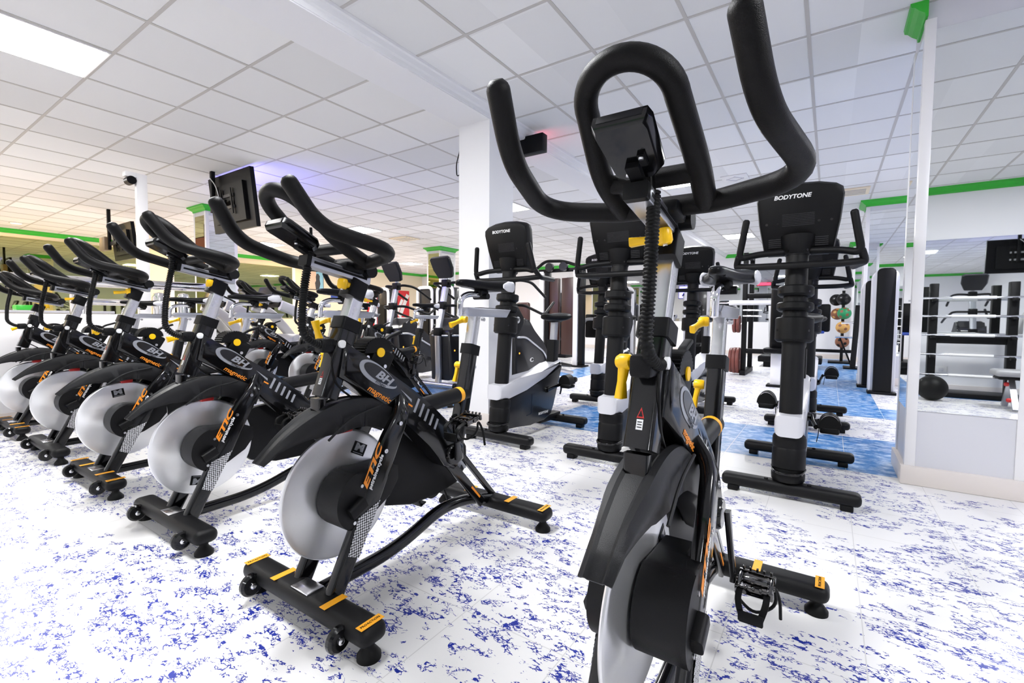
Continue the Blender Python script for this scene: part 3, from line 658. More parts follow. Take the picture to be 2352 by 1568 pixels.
def set_bike(root, crank_deg, wheel_deg, dbar=(0.0, 0.0), dseat=0.0, stem_rot=0.0, post_rot=0.0, strips=True):
    for c in kids(root):
        n = c.name.split('.')[0]
        if n == 'crank':
            right = any(v.co.x > 0.01 for v in c.data.vertices[:4])
            c.rotation_euler = (R(crank_deg if right else crank_deg + 180), 0, 0)
        elif n == 'pedal':
            right = c.data.vertices[0].co.x > 0
            a = R(crank_deg if right else crank_deg + 180)
            c.location = bp(0, HUB[0] - 0.176 * math.sin(a), HUB[1] + 0.176 * math.cos(a))
            c.rotation_euler = (R(8 if right else 20), 0, 0)
        elif n == 'flywheel': c.rotation_euler = (R(wheel_deg), 0, 0)
        elif n in ('post_clamp', 'handlebar_post'): c.location = c.location + Vector((0, dbar[1] * 0.34, dbar[1]))
        elif n in ('handlebar', 'handlebar_stem', 'bar_clamp', 'console', 'stem_lever'):
            c.location = c.location + Vector((0, dbar[0], dbar[1]))
            if n == 'stem_lever': c.rotation_euler = (0, 0, R(stem_rot))
        elif n == 'front_stabilizer' and not strips:
            for g in kids(c):
                if g.name.split('.')[0] in ('warning_strip', 'strip_lettering'): bpy.data.objects.remove(g)
        elif n in ('saddle', 'saddle_clamp', 'saddle_support', 'seat_slider', 'seat_post', 'seat_lever'):
            c.location = c.location + Vector((0, dseat * 0.23, dseat))
        elif n == 'post_lever': c.rotation_euler = (R(post_rot), 0, 0)

SPIN_G = 'spin bikes in two rows'
spin_specs = [
    # x, row dy, crank, wheel, dbar, dseat, stem_rot, post_rot, label
    (-0.300, 0.0, 176, -60, (0.0, 0.0), 0.0, 95, 170, True, 'black spin bike nearest on the right, its flywheel cut by the bottom edge'),
    (-1.340, 0.0, 15, -28, (-0.005, -0.06), 0.0, 0, 0, True, 'black spin bike with whole front foot and orange strips, nearest of the left row'),
    (-2.355, 0.0, 60, 168, (0.03, -0.02), -0.01, 10, 90, False, 'black spin bike second in the left row, black M sticker at bottom of its flywheel'),
    (-3.365, 0.0, 100, 10, (0.03, -0.03), -0.02, 150, 80, True, 'black spin bike third in the left row, M sticker at upper left of its flywheel'),
    (-4.365, 0.0, 30, -105, (0.04, -0.05), -0.02, 150, 80, False, 'black spin bike fourth in the left row, second from the low white wall'),
    (-5.390, 0.0, 80, -105, (0.08, -0.10), -0.03, 150, 100, True, 'black spin bike at far left end of front row, beside the low white wall'),
    (-5.60, 1.95, 20, -120, (0.0, -0.03), 0.0, 0, 0, True, 'black spin bike at left of the second row, in front of the grey treadmill'),
    (-4.62, 1.95, 50, -40, (-0.05, -0.03), 0.0, 60, 0, True, 'black spin bike in the middle of the second row, crossed by a ribbed black hose'),
    (-3.63, 1.95, 0, -40, (-0.04, -0.01), -0.02, 0, 0, True, 'black spin bike at right of the second row, in front of the elliptical trainers'),
]
proto = make_spin_bike()
bikes = [proto]
for s in spin_specs[1:]: bikes.append(copy_tree(proto))
for o, (x, dy, cr_, wh, db, ds, sr, pr, st_, lab) in zip(bikes, spin_specs):
    o.location = (x, BO + dy, 0); o['label'] = lab; o['group'] = SPIN_G
    set_bike(o, cr_, wh, db, ds, sr, pr, st_)
find(bikes[0], 'front_stabilizer').location = (0, -0.02, 0)
find(bikes[0], 'cable_hose').location = (0.014, 0.030, 0.0)

# ================================================================== upright exercise bike (origin: floor under the front bar)
def make_upright():
    t = thing('upright_bike', '', 'exercise bike')
    def foot_bar(name, y):
        mb = MB(); mb.box((0, y, 0.060), (0.645, 0.088, 0.066), 0.026, seg=4); b = mb.build(name, 'plastic', t)
        for sx in (-1, 1):
            mb = MB(); mb.box((sx * 0.262, y, 0.016), (0.055, 0.070, 0.032), 0.006); mb.build('leveling_foot', 'matte', b)
            mb = MB(); mb.lathe([(0, 0), (0.010, 0), (0.010, 0.008), (0, 0.008)], (sx * 0.10, y - 0.015, 0.092), 'z', 10); mb.build('bolt', 'matte', b)
        return b
    foot_bar('front_bar', 0.0); foot_bar('rear_bar', 0.855)
    # column axis leans back slightly
    A = Vector((0, 0.015, 0.09)); Bt = Vector((0, 0.150, 1.36)); ax = (Bt - A).normalized()
    def at(z): return A + (Bt - A) * ((z - A.z) / (Bt.z - A.z))
    mb = MB(); mb.lathe([(0, 0), (0.055, 0), (0.055, 0.56), (0, 0.56)], at(0.30), dirv=ax, seg=32); mb.build('lower_column', 'plastic', t)
    mb = MB(); mb.lathe([(0, 0), (0.054, 0), (0.054, 0.52), (0, 0.52)], at(0.83), dirv=ax, seg=32); mb.build('upper_column', 'plastic', t)
    mb = MB(); mb.lathe([(0.066, 0), (0.078, 0.012), (0.080, 0.03), (0.080, 0.05), (0.074, 0.056), (0.074, 0.070), (0.080, 0.076), (0.080, 0.170), (0.076, 0.182), (0.080, 0.192), (0.080, 0.235), (0.074, 0.25), (0.0, 0.25)], at(0.09), dirv=ax, seg=32); sh = mb.build('column_shoe', 'matte', t)
    mb = MB(); mb.bar(fillet([(-0.078, 0.035, 0.16), (-0.060, -0.070, 0.150), (0.060, -0.070, 0.150), (0.078, 0.035, 0.16)], 0.06), 0.014, 0.012, up=(0, 0, 1), bev=0.004); mb.build('shoe_trim', 'gloss', sh)
    # three collars
    def ring(z, h_, r):
        mb = MB(); mb.lathe([(0.05, 0), (r - 0.012, 0.0), (r, 0.012), (r, h_ - 0.006), (r - 0.006, h_), (0.05, h_)], at(z), dirv=ax, seg=32); o = mb.build('collar', 'matte', t)
        for a in (-55, 50):
            p = at(z + h_ * 0.5) + Vector((math.sin(R(a)), -math.cos(R(a)), 0)) * (r - 0.002)
            mb = MB(); mb.lathe([(0, -0.002), (0.007, -0.002), (0.007, 0.003), (0, 0.003)], p, dirv=(math.sin(R(a)), -math.cos(R(a)), 0), seg=10); mb.build('collar_screw', 'gloss', o)
    ring(1.085, 0.056, 0.087); ring(1.005, 0.046, 0.089); ring(0.838, 0.132, 0.092)
    mb = MB(); mb.lathe([(0.0575, 0), (0.0575, 0.30), (0, 0.30)], at(0.84), dirv=ax, seg=28); mb.build('sleeve', 'matte', t)
    # side wing with round badge
    prof = [(0.09, 0.815), (0.155, 0.80), (0.215, 0.835), (0.275, 0.92), (0.275, 0.965), (0.16, 1.085), (0.10, 1.095)]
    mb = MB(); mb.prism(prof, -0.058, 0.058, 0.014); wg = mb.build('column_wing', 'matte', t)
    for sx in (-1, 1):
        mb = MB(); mb.lathe([(0, 0), (0.026, 0), (0.026, 0.001), (0, 0.001)], (sx * 0.058, 0.185, 0.945), dirv=(sx, 0, 0), seg=28); mb.build('round_badge', 'white', wg)
        text('BT', 0.026, (sx * 0.0596, 0.185, 0.945), (0, sx, 0), (0, 0, 1), 'matte', wg, 'badge_lettering', shear=0.2, weight=0.0016)
    # head cone, console
    mb = MB(); mb.lathe([(0, 0), (0.058, 0), (0.058, 0.004), (0.064, 0.010), (0.088, 0.105), (0.0, 0.105)], at(1.31), dirv=ax, seg=36); cn = mb.build('head_cone', 'plastic', t)
    for a in (-40, 45):
        p = at(1.335) + Vector((math.sin(R(a)), -math.cos(R(a)), 0)) * 0.067
        mb = MB(); mb.lathe([(0, -0.002), (0.007, -0.002), (0.007, 0.002), (0, 0.002)], p, dirv=(math.sin(R(a)), -math.cos(R(a)), 0), seg=10); mb.build('cone_screw', 'gloss', cn)
    rot = Matrix.Rotation(R(14), 3, 'X')
    def CP(x, v, d): return Vector((0, 0.180, 1.315)) + rot @ Vector((x, -d, v))
    def outline(s):
        pts = []
        for x, v in ((-0.142, 0.0), (-0.165, 0.02), (-0.192, 0.18), (-0.203, 0.31), (-0.195, 0.345), (-0.165, 0.366), (-0.09, 0.384), (0.0, 0.390)):
            pts.append((x * s, 0.17 + (v - 0.17) * s))
        return pts + [(-x, v) for x, v in reversed(pts[:-1])]
    mb = MB(); mb.loft([[CP(x, v, d) for x, v in outline(s)] for s, d in ((0.90, -0.070), (0.98, -0.055), (1.0, -0.03), (1.0, 0.0), (0.965, 0.022), (0.90, 0.030))]); co = mb.build('console', 'charcoal', t, angle=35)
    co.data.materials[0] = M['matte']
    mb = MB(); mb.loft([[CP(x, v, d) for x, v in ((-0.15, 0.06), (0.15, 0.06), (0.16, 0.29), (-0.16, 0.29))] for d in (-0.0705, -0.0715)]); mb.build('screen', 'blackscreen', co)
    for k in range(8):
        mb = MB(); mb.loft([[CP(x, 0.168 + k * 0.0085 + q, d) for x, q in ((-0.075, 0), (0.075, 0), (0.075, 0.004), (-0.075, 0.004))] for d in (0.0300, 0.0312)]); mb.build('vent_slat', 'charcoal', co)
    for sx in (-1, 1):
        for k in range(5):
            mb = MB(); mb.loft([[CP(x, 0.055 + k * 0.0105 + q, d) for x, q in ((sx * 0.08, 0), (sx * 0.14, 0), (sx * 0.14, 0.005), (sx * 0.08, 0.005))] for d in (0.0300, 0.0312)]); mb.build('vent_slat', 'charcoal', co)
        for xx in (0.095, 0.150):
            p = CP(sx * xx, 0.185, 0.0298); mb = MB(); mb.lathe([(0, 0), (0.007, 0), (0.007, 0.001), (0, 0.001)], p, dirv=rot @ Vector((0, -1, 0)), seg=12); mb.build('screw_hole', 'gloss', co)
    xd = (1, 0, 0); yd = rot @ Vector((0, 0, 1))
    text('BODYTONE', 0.030, CP(-0.03, 0.322, 0.0306), xd, yd, 'white', co, 'brand_lettering', shear=0.2, weight=0.0008, sx=1.05)
    # handlebars
    mb = MB()
    for sx in (-1, 1):
        mb.tube(fillet([(sx * 0.245, 0.045, 1.500), (sx * 0.283, 0.075, 1.300), (sx * 0.200, 0.105, 1.325), (sx * 0.05, 0.135, 1.335)], [0, 0.05, 0.08, 0], 7), 0.0185, 14, cap='round')
    mb.tube(fillet([(-0.283, 0.078, 1.312), (-0.300, 0.12, 1.262), (-0.26, 0.37, 1.262)], 0.04, 6), 0.0185, 14, cap='round')
    mb.tube(fillet([(0.283, 0.078, 1.312), (0.300, 0.12, 1.262), (0.26, 0.37, 1.262)], 0.04, 6), 0.0185, 14, cap='round')
    mb.tube(fillet([(-0.297, 0.115, 1.264), (-0.20, 0.050, 1.250), (0.20, 0.050, 1.250), (0.297, 0.115, 1.264)], 0.07, 6), 0.019, 14)
    mb.build('handlebar', 'plastic', t, angle=60)
    # body shell
    prof = [(0.02, 0.105), (0.20, 0.098), (0.36, 0.082), (0.58, 0.085), (0.69, 0.125), (0.72, 0.20), (0.80, 0.43), (0.868, 0.515), (0.868, 0.548), (0.60, 0.435), (0.30, 0.375), (0.06, 0.335), (0.02, 0.335)]
    mb = MB(); mb.prism(prof, -0.066, 0.066, 0.016, seg=3); bd = mb.build('body_shell', 'charcoal', t, angle=45)
    for sx in (-1, 1):
        text('BODYTONE', 0.028, (sx * 0.0668, 0.555, 0.155), (0, sx, 0), (0, 0, 1), 'white', bd, 'brand_lettering', shear=0.2, weight=0.0008)
        mb = MB(); mb.bar(fillet([(sx * 0.0665, 0.30, 0.17), (sx * 0.0665, 0.37, 0.175), (sx * 0.0665, 0.38, 0.34)], 0.02), 0.0015, 0.004); mb.build('shell_groove', 'gloss', bd)
        mb = MB(); mb.lathe([(0, 0), (0.030, 0), (0.026, 0.018), (0, 0.018)], (sx * 0.064, 0.60, 0.35), dirv=(sx, 0, 0), seg=20); mb.build('crank_boss', 'gloss', bd)
    prof = [(-0.055, 0.342), (-0.055, 0.456), (0.11, 0.462), (0.20, 0.452), (0.34, 0.462), (0.52, 0.508), (0.70, 0.562), (0.86, 0.590), (0.870, 0.555), (0.60, 0.442), (0.30, 0.380), (0.06, 0.342)]
    mb = MB(); mb.prism(prof, -0.0685, 0.0685, 0.034, seg=4); mb.build('silver_cover', 'silverplast', t, angle=45)
    mb = MB(); mb.box((0, 0.72, 0.085), (0.09, 0.34, 0.06), 0.012); mb.build('rear_beam', 'plastic', t)
    # seat
    mb = MB(); mb.bar([(0, 0.795, 0.545), (0, 0.820, 0.765)], 0.080, 0.080, bev=0.010); mb.build('seat_sleeve', 'plastic', t)
    mb = MB(); mb.bar([(0, 0.815, 0.74), (0, 0.838, 0.945)], 0.052, 0.052, bev=0.005); mb.build('seat_post', 'satin', t)
    rings = []
    for (y, w, zt, dp) in ((0.640, 0.015, 0.985, 0.02), (0.655, 0.034, 0.995, 0.045), (0.72, 0.050, 1.0, 0.060), (0.79, 0.080, 1.0, 0.070), (0.86, 0.118, 1.005, 0.075), (0.92, 0.130, 1.01, 0.070), (0.955, 0.105, 1.01, 0.05), (0.970, 0.05, 1.0, 0.02)):
        rings.append([(w * math.cos(2 * PI * k / 16), y, zt - dp / 2 + dp / 2 * math.copysign(abs(math.sin(2 * PI * k / 16)) ** 0.7, math.sin(2 * PI * k / 16))) for k in range(16)])
    mb = MB(); mb.loft(rings); mb.build('saddle', 'rubber', t, angle=70)
    mb = MB(); mb.box((0, 0.84, 0.935), (0.08, 0.14, 0.02), 0.006); mb.build('saddle_plate', 'matte', t)
    # cranks, pedals
    for sx in (-1, 1):
        mb = MB(); mb.bar([(sx * 0.085, 0, -0.012), (sx * 0.094, 0, 0.08), (sx * 0.112, 0, 0.168)], 0.015, lambda i: (0.034, 0.026, 0.028)[i], bev=0.004); mb.build('crank', 'gloss', t, (0, 0.60, 0.35))
        mb = MB(); x0 = sx * 0.180
        mb.lathe([(0.007, sx * 0.10), (0.008, sx * 0.235)], (0, 0, 0), 'x', 10)
        mb.box((x0, 0, -0.010), (0.096, 0.105, 0.030), 0.010); pd = mb.build('pedal', 'rubber', t)
        mb = MB(); arc = [(x0 + 0.056 * math.cos(R(a)), -0.012, 0.012 + 0.078 * math.sin(R(a))) for a in range(0, 181, 12)]
        mb.bar(arc, 0.092, 0.004, up=(0, 1, 0)); mb.prism([(x0 + 0.054 * math.cos(R(a)), 0.010 + 0.075 * math.sin(R(a))) for a in range(0, 181, 12)], -0.056, -0.050, axis='y'); mb.bar([(x0 - sx * 0.05, -0.012, 0.01), (x0 - sx * 0.056, -0.015, -0.05), (x0 - sx * 0.062, -0.02, -0.085)], 0.022, 0.004, up=(0, 1, 0)); mb.build('toe_strap', 'rubber', pd)
    return t

def set_upright(root, ang):
    for c in kids(root):
        n = c.name.split('.')[0]
        if n == 'crank':
            a = ang if c.data.vertices[0].co.x > 0 else ang + 180
            c.rotation_euler = (R(a), 0, 0)
        elif n == 'pedal':
            a = R(ang if c.data.vertices[0].co.x > 0 else ang + 180)
            c.location = (0, 0.60 - 0.168 * math.sin(a), 0.35 + 0.168 * math.cos(a))

UP_G = 'upright bikes in two rows'
up_specs = [
    (-0.160, 2.88, 100, 0, 'black and silver upright bike nearest the mirrored pillar, in the front row'),
    (-1.180, 2.88, 75, 0, 'black and silver upright bike directly behind the nearest spin bike handlebar post'),
    (-2.085, 2.88, -80, -2, 'black and silver upright bike standing beside the white column, whole console lettering visible'),
    (-0.150, 4.86, 60, 0, 'black upright bike in the second row, mostly hidden behind the one by the pillar'),
    (-1.165, 4.86, 100, 0, 'black upright bike in the second row, framed right of the silver handlebar post'),
    (-2.145, 4.86, 40, 0, 'black upright bike in the second row, left of the nearest bike'+"'s hose"),
]
up0 = make_upright()
ups = [up0] + [copy_tree(up0) for _ in up_specs[1:]]
for o, (x, y, a, yaw, lab) in zip(ups, up_specs):
    o.location = (x, y, 0); o.rotation_euler = (0, 0, R(yaw)); o['label'] = lab; o['group'] = UP_G
    set_upright(o, a)

# ================================================================== room
def plain(name, x0, x1, y0, y1, z0, z1, m, parent=None, bev=0.0):
    mb = MB(); mb.box(((x0 + x1) / 2, (y0 + y1) / 2, (z0 + z1) / 2), (x1 - x0, y1 - y0, z1 - z0), bev)
    return mb.build(name, m, parent, smooth=bev > 0)
struct(plain('floor', X0 - 0.2, X1 + 0.2, Y0 - 0.2, Y1 + 0.2, -0.1, 0, 'floor'))
ceil = struct(plain('ceiling', X0 - 0.2, X1 + 0.2, Y0 - 0.2, Y1 + 0.2, CEIL, CEIL + 0.1, 'ceiling'))
struct(plain('wall_left', X0 - 0.2, X0, Y0 - 0.2, Y1 + 0.2, 0, CEIL, 'wallcream'))
struct(plain('wall_right', X1, X1 + 0.2, Y0 - 0.2, Y1 + 0.2, 0, CEIL, 'wallwhite'))
struct(plain('wall_back', X0, X1, Y1, Y1 + 0.2, 0, CEIL, 'wallwhite'))
struct(plain('wall_front', X0, X1, Y0 - 0.2, Y0, 0, CEIL, 'wallwhite'))
# ceiling grid: T bars as one part
GX_L, GX_R, GY = -3.50, -1.97, 1.188
mb = MB()
x = -2.80 - 0.0
xs = [GX_L - 0.6 * k for k in range(0, 18)] + [GX_R + 0.6 * k for k in range(0, 11)]
for x in xs:
    if X0 < x < X1: mb.box((x, (Y0 + Y1) / 2, CEIL - 0.001), (0.022, Y1 - Y0, 0.004))
k = -4
while GY + 0.6 * k < Y1:
    y = GY + 0.6 * k
    if y > Y0:
        mb.box(((X0 - 2.80) / 2, y, CEIL - 0.0012), (-2.80 - X0, 0.020, 0.004))
        y2 = y - 0.03 - 0.0
        mb.box(((X1 - 2.46) / 2, 0.03 + y - 0.06 + 0.0, CEIL - 0.0012), (X1 + 2.46, 0.020, 0.004))
    k += 1
mb.build('grid_bars', 'grid', ceil, smooth=False)
# beam with its moulding, column under it
struct(plain('trim_1', -2.80, -2.46, Y0, Y1, 2.655, CEIL, 'wallwhite'))
bpf = [(-2.46, 2.662), (-2.452, 2.662), (-2.450, 2.690), (-2.435, 2.700), (-2.420, 2.725), (-2.405, 2.730), (-2.400, CEIL - 0.001), (-2.46, CEIL - 0.001)]
mb = MB(); mb.prism(bpf, Y0, Y1, axis='y'); o = mb.build('trim_2', 'wallwhite', smooth=False); struct(o)
struct(plain('wall_column', -2.80, -2.46, 3.265, 3.630, 0, 2.655, 'wallwhite'))
struct(plain('baseboard_column', -2.812, -2.448, 3.253, 3.642, 0, 0.115, 'skirting', bev=0.006))
struct(plain('wall_column_far', -2.80, -2.46, 8.70, 9.10, 0, 2.655, 'wallwhite'))

# green cornices
def cornice_profile(s): return [(0, 0), (0.012, 0), (0.016, 0.022), (0.040, 0.040), (0.060, 0.062), (0.075, 0.068), (0.080, 0.090), (0, 0.090)]
def cornice_x(name, x0, x1, y, sgn):       # runs along x on a face at y, projecting in sgn*y
    pr = [(y + sgn * a, CEIL - 0.0905 + b) for a, b in cornice_profile(1)]
    mb = MB(); mb.prism(pr, x0, x1); return mb
def cornice_y(y0, y1, x, sgn):
    pr = [(x + sgn * a, CEIL - 0.0905 + b) for a, b in cornice_profile(1)]
    mb = MB(); mb.prism(pr, y0, y1, axis='y'); return mb
mb = cornice_y(Y0, Y1, X0, 1); struct(mb.build('trim_3', 'green', smooth=False))
mb = cornice_x('', X0, X1, Y1, -1); struct(mb.build('trim_4', 'green', smooth=False))
mb = cornice_x('', X0, X1, Y0, 1); struct(mb.build('trim_5', 'green', smooth=False))
def cornice_ring(x0, x1, y0, y1, parent):
    rings = []
    for a, b in cornice_profile(1):
        z = CEIL - 0.0905 + b
        rings.append([(x0 - a, y0 - a, z), (x1 + a, y0 - a, z), (x1 + a, y1 + a, z), (x0 - a, y1 + a, z)])
    mb = MB(); mb.loft(rings); return mb.build('green_cornice', 'green', parent, smooth=False)

# mirrored pillars
def pillar(x0, x1, y0, y1, name, mats='mirror', ztop=2.588, zbot=0.437, lip=0.050, side='mirror', ring=True):
    p = struct(plain(name, x0, x1, y0, y1, 0, CEIL, 'panel'))
    if ring: cornice_ring(x0 - 0.001, x1 + 0.001, y0 - 0.001, y1 + 0.001, p)
    else:
        for sx, cx in ((-1, x0), (1, x1)): cornice_y(y0 - 0.04, 3.83, cx, sx).build('green_cornice', 'green', p, smooth=False)
    # white corner strips
    for cx, sx in ((x0, -1), (x1, 1)):
        for cy, sy in ((y0, -1), (y1, 1)):
            mb = MB(); mb.box((cx - sx * (lip / 2 - 0.008), cy - sy * (lip / 2 - 0.008), (CEIL - 0.09) / 2), (lip, lip, CEIL - 0.10), 0.002); mb.build('corner_strip', 'laminate', p)
    mb = MB(); mb.box(((x0 + x1) / 2, y0 - 0.003, (ztop + zbot) / 2), (x1 - x0 - 2 * lip + 0.02, 0.006, ztop - zbot), 0); mb.build('front_mirror', mats, p, smooth=False)
    for sx, cx in ((-1, x0), (1, x1)):
        mb = MB(); mb.box((cx + sx * 0.003, (y0 + y1) / 2, (ztop + zbot) / 2), (0.006, y1 - y0 - 2 * lip + 0.02, ztop - zbot), 0); mb.build('side_mirror', side, p, smooth=False)
    mb = MB(); mb.box(((x0 + x1) / 2, y1 + 0.003, (ztop + zbot) / 2), (x1 - x0 - 2 * lip + 0.02, 0.006, ztop - zbot), 0); mb.build('rear_mirror', mats, p, smooth=False)
    mb = MB(); mb.box(((x0 + x1) / 2, (y0 + y1) / 2, 0.055), (x1 - x0 + 0.05, y1 - y0 + 0.05, 0.11), 0.006); mb.build('stone_skirting', 'skirting', p)
    return p
pillar(0.398, 0.888, 3.565, 4.00, 'wall_pillar_right', ring=False)
pillar(0.405, 0.98, 8.86, 9.30, 'wall_pillar_right_far')
pillar(0.405, 0.98, 13.40, 13.85, 'wall_pillar_right_end')
pillar(-8.80, -8.38, 3.54, 4.01, 'wall_pillar_left', mats='mirrorwarm')
pillar(-8.65, -8.20, 8.84, 9.40, 'wall_pillar_left_far', mats='mirrorwarm')
# low white partition with post on the left
struct(plain('wall_low_partition', -6.12, -6.0, Y0, 2.62, 0, 0.972, 'laminate', bev=0.004))
struct(plain('baseboard_left', -6.0, -5.988, Y0, 2.62, 0, 0.09, 'skirting'))
# lamps in the ceiling
M['lampframe'] = mat('lamp_frame', (0.8, 0.8, 0.8), 0.4, bump=0.02)
LAMPS = []
for x in (-11.60, -8.00, -4.40, -1.67, 1.93):  # rightmost column is unseen, added to light that side of the room
    for y in (0.888, 6.288, 11.09):
        LAMPS.append((x, y))
LABS = {(-4.40, 0.888): 'large glowing square ceiling light at upper left, cut by the frame edge', (-1.67, 6.288): 'lit square ceiling light seen through the nearest bike handlebar loop',
        (-4.40, 6.288): 'lit square ceiling light beside the white column', (-8.00, 6.288): 'lit square ceiling light behind the top handlebar of the nearest left-row bike',
        (-8.00, 0.888): 'lit square ceiling light cut by the left frame edge', (-11.60, 6.288): 'lit square ceiling light low over the console of the nearest left-row bike',
        (-11.60, 11.09): 'far lit ceiling light above the pair of elliptical consoles', (-1.67, 11.09): 'far lit square ceiling light left of the upright console near the mirrored pillar'}
for x, y in LAMPS:
    t = thing('ceiling_light', LABS.get((x, y), 'lit square ceiling light hidden behind equipment or outside the photograph'), 'ceiling light', (x, y, CEIL), 0, 'square ceiling lights')
    mb = MB(); mb.box((0, 0, -0.006), (0.578, 0.578, 0.012)); mb.build('frame', 'lampframe', t, smooth=False)
    mb = MB(); mb.box((0, 0, -0.0135), (0.545, 0.545, 0.003)); mb.build('diffuser', 'lamp', t, smooth=False)
    ld = bpy.data.lights.new('lamp', 'AREA'); ld.shape = 'SQUARE'; ld.size = 0.54; ld.energy = PANEL_W; ld.color = (1, 0.985, 0.965) if x < -3 else (0.94, 0.965, 1.0)
    lo = bpy.data.objects.new('lamp', ld); COL.objects.link(lo); lo.parent = t; lo.location = (0, 0, -0.018)
# warm lamps over the reception side
for x, y in ((-13.2, 2.2), (-13.2, -0.3), (-13.2, 5.0), (-13.2, 8.0)):
    t = thing('ceiling_light', 'small warm glowing recessed ceiling lamp above the reception at far left', 'ceiling light', (x, y, CEIL), 0, 'warm recessed lamps')
    mb = MB(); mb.lathe([(0, -0.012), (0.10, -0.012), (0.10, 0), (0, 0)], seg=20); mb.build('rim', 'lampframe', t)
    mb = MB(); mb.lathe([(0, -0.014), (0.08, -0.014), (0.08, -0.011), (0, -0.011)], seg=20); mb.build('bulb', 'amberlamp', t)
    ld = bpy.data.lights.new('lamp', 'AREA'); ld.shape = 'DISK'; ld.size = 0.16; ld.energy = 24; ld.color = (1, 0.62, 0.25)
    lo = bpy.data.objects.new('lamp', ld); COL.objects.link(lo); lo.parent = t; lo.location = (0, 0, -0.02)

# ================================================================== elliptical trainers (origin: floor under the front foot tube)
def make_elliptical():
    t = thing('elliptical_trainer', '', 'elliptical')
    for y, nm in ((0.0, 'front_foot'), (1.45, 'rear_foot')):
        mb = MB(); mb.tube([(-0.30, y, 0.06), (0.30, y, 0.06)], 0.036, 16); f = mb.build(nm, 'satin', t)
        for sx in (-1, 1):
            mb = MB(); mb.lathe([(0, 0), (0.040, 0), (0.040, 0.03), (0.03, 0.045), (0, 0.045)], (sx * 0.285, y, 0.06), dirv=(sx, 0, 0), seg=16); mb.lathe([(0, 0), (0.03, 0), (0.02, 0.035), (0, 0.035)], (sx * 0.26, y, 0.0)); mb.build('end_cap', 'matte', f)
    mb = MB(); mb.bar(fillet([(0, 0.0, 0.08), (0, 0.02, 0.18), (0, 0.0, 0.75), (0, 0.17, 1.45)], 0.06), 0.085, 0.055, bev=0.012); ma = mb.build('mast', 'satin', t)
    for z, y in ((0.77, 0.005), (1.12, 0.09), (1.42, 0.165)):
        mb = MB(); mb.box((0, y, z), (0.115, 0.085, 0.11), 0.015); mb.build('mast_clamp', 'matte', ma)
    prof = fillet([(0.05, 0.12, 0), (0.03, 0.80, 0), (0.16, 0.82, 0), (0.30, 0.98, 0), (0.48, 0.80, 0), (0.74, 0.62, 0), (0.90, 0.40, 0), (0.88, 0.12, 0), (0.5, 0.10, 0)], 0.06, 4)
    mb = MB(); mb.prism([(p.x, p.y) for p in prof], -0.19, 0.19, 0.05, seg=4); s = mb.build('shroud', 'charcoal', t, angle=45)
    for sx in (-1, 1):
        mb = MB(); mb.tube(fillet([(sx * 0.06, 0.015, 0.72), (sx * 0.195, 0.06, 0.72), (sx * 0.20, 0.25, 0.72), (sx * 0.20, 0.72, 0.50), (sx * 0.20, 0.86, 0.30), (sx * 0.20, 0.84, 0.12)], 0.08, 5), 0.014, 10); mb.build('trim_tube', 'satin', s)
        mb = MB(); mb.lathe([(0, 0), (0.05, 0), (0.05, 0.001), (0, 0.001)], (0, 0, 0), dirv=(1, 0, 0), seg=24); bd = mb.build('badge', 'white', s, (sx * 0.1905, 0.42, 0.42)); bd.scale = (1, 1, 0.55)
        text('BH', 0.045, (sx * 0.1925, 0.43, 0.42), (0, sx, 0), (0, 0, 1), 'matte', s, 'badge_lettering', shear=0.3, weight=0.003, sx=1.2)
    mb = MB(); mb.lathe([(0, 0), (0.012, 0), (0.010, 0.004), (0, 0.004)], (0.191, 0.12, 0.52), 'x', 12); mb.build('indicator', 'indicatorlamp', s)
    rot = Matrix.Rotation(R(28), 3, 'X')
    mb = MB()
    CPt = lambda x, v, d: Vector((0, 0.16, 1.505)) + rot @ Vector((x, -d, v))
    mb.loft([[CPt(x * k, v, d) for x, v in ((-0.12, 0.0), (-0.17, 0.12), (-0.17, 0.27), (-0.14, 0.29), (0.14, 0.29), (0.17, 0.27), (0.17, 0.12), (0.12, 0.0))] for k, d in ((0.92, -0.03), (1, -0.02), (1, 0.01), (0.9, 0.03))]); mb.build('console', 'charcoal', t, angle=35)
    mb = MB(); mb.tube([(0, 0.17, 1.44), (0, 0.178, 1.54)], 0.03, 12); mb.build('console_neck', 'satin', t)
    for sx in (-1, 1):
        mb = MB(); mb.tube(fillet([(sx * 0.05, 0.165, 1.42), (sx * 0.20, 0.11, 1.43), (sx * 0.26, 0.28, 1.41), (sx * 0.26, 0.62, 1.24)], 0.08, 6), 0.018, 12, cap='round'); mb.build('fixed_handle', 'rubber', t)
        mb = MB(); mb.tube(fillet([(sx * 0.06, 0.09, 1.12), (sx * 0.25, 0.12, 1.12), (sx * 0.29, 0.55, 1.0), (sx * 0.29, 0.80, 1.05 + sx * 0.12)], 0.08, 6), 0.018, 12, cap='round'); mb.build('moving_handle', 'rubber', t)
        mb = MB(); mb.bar([(sx * 0.25, 0.70, 0.30), (sx * 0.25, 1.45, 0.16)], 0.05, 0.05, bev=0.01); rl = mb.build('rail', 'satin', t)
        mb = MB(); mb.box((sx * 0.25, 1.0 + sx * 0.12, 0.31), (0.15, 0.36, 0.045), 0.015, rx=R(-10)); mb.build('foot_plate', 'rubber', rl)
    return t
ELL = [(-3.38, 4.75, 'silver and charcoal elliptical trainer directly behind the upright bike by the column'),
       (-4.33, 4.62, 'silver and charcoal elliptical trainer in front view just left of the white column'),
       (-5.40, 4.70, 'silver and charcoal elliptical trainer with red banner behind its mast')]
e0 = make_elliptical(); es = [e0] + [copy_tree(e0) for _ in ELL[1:]]
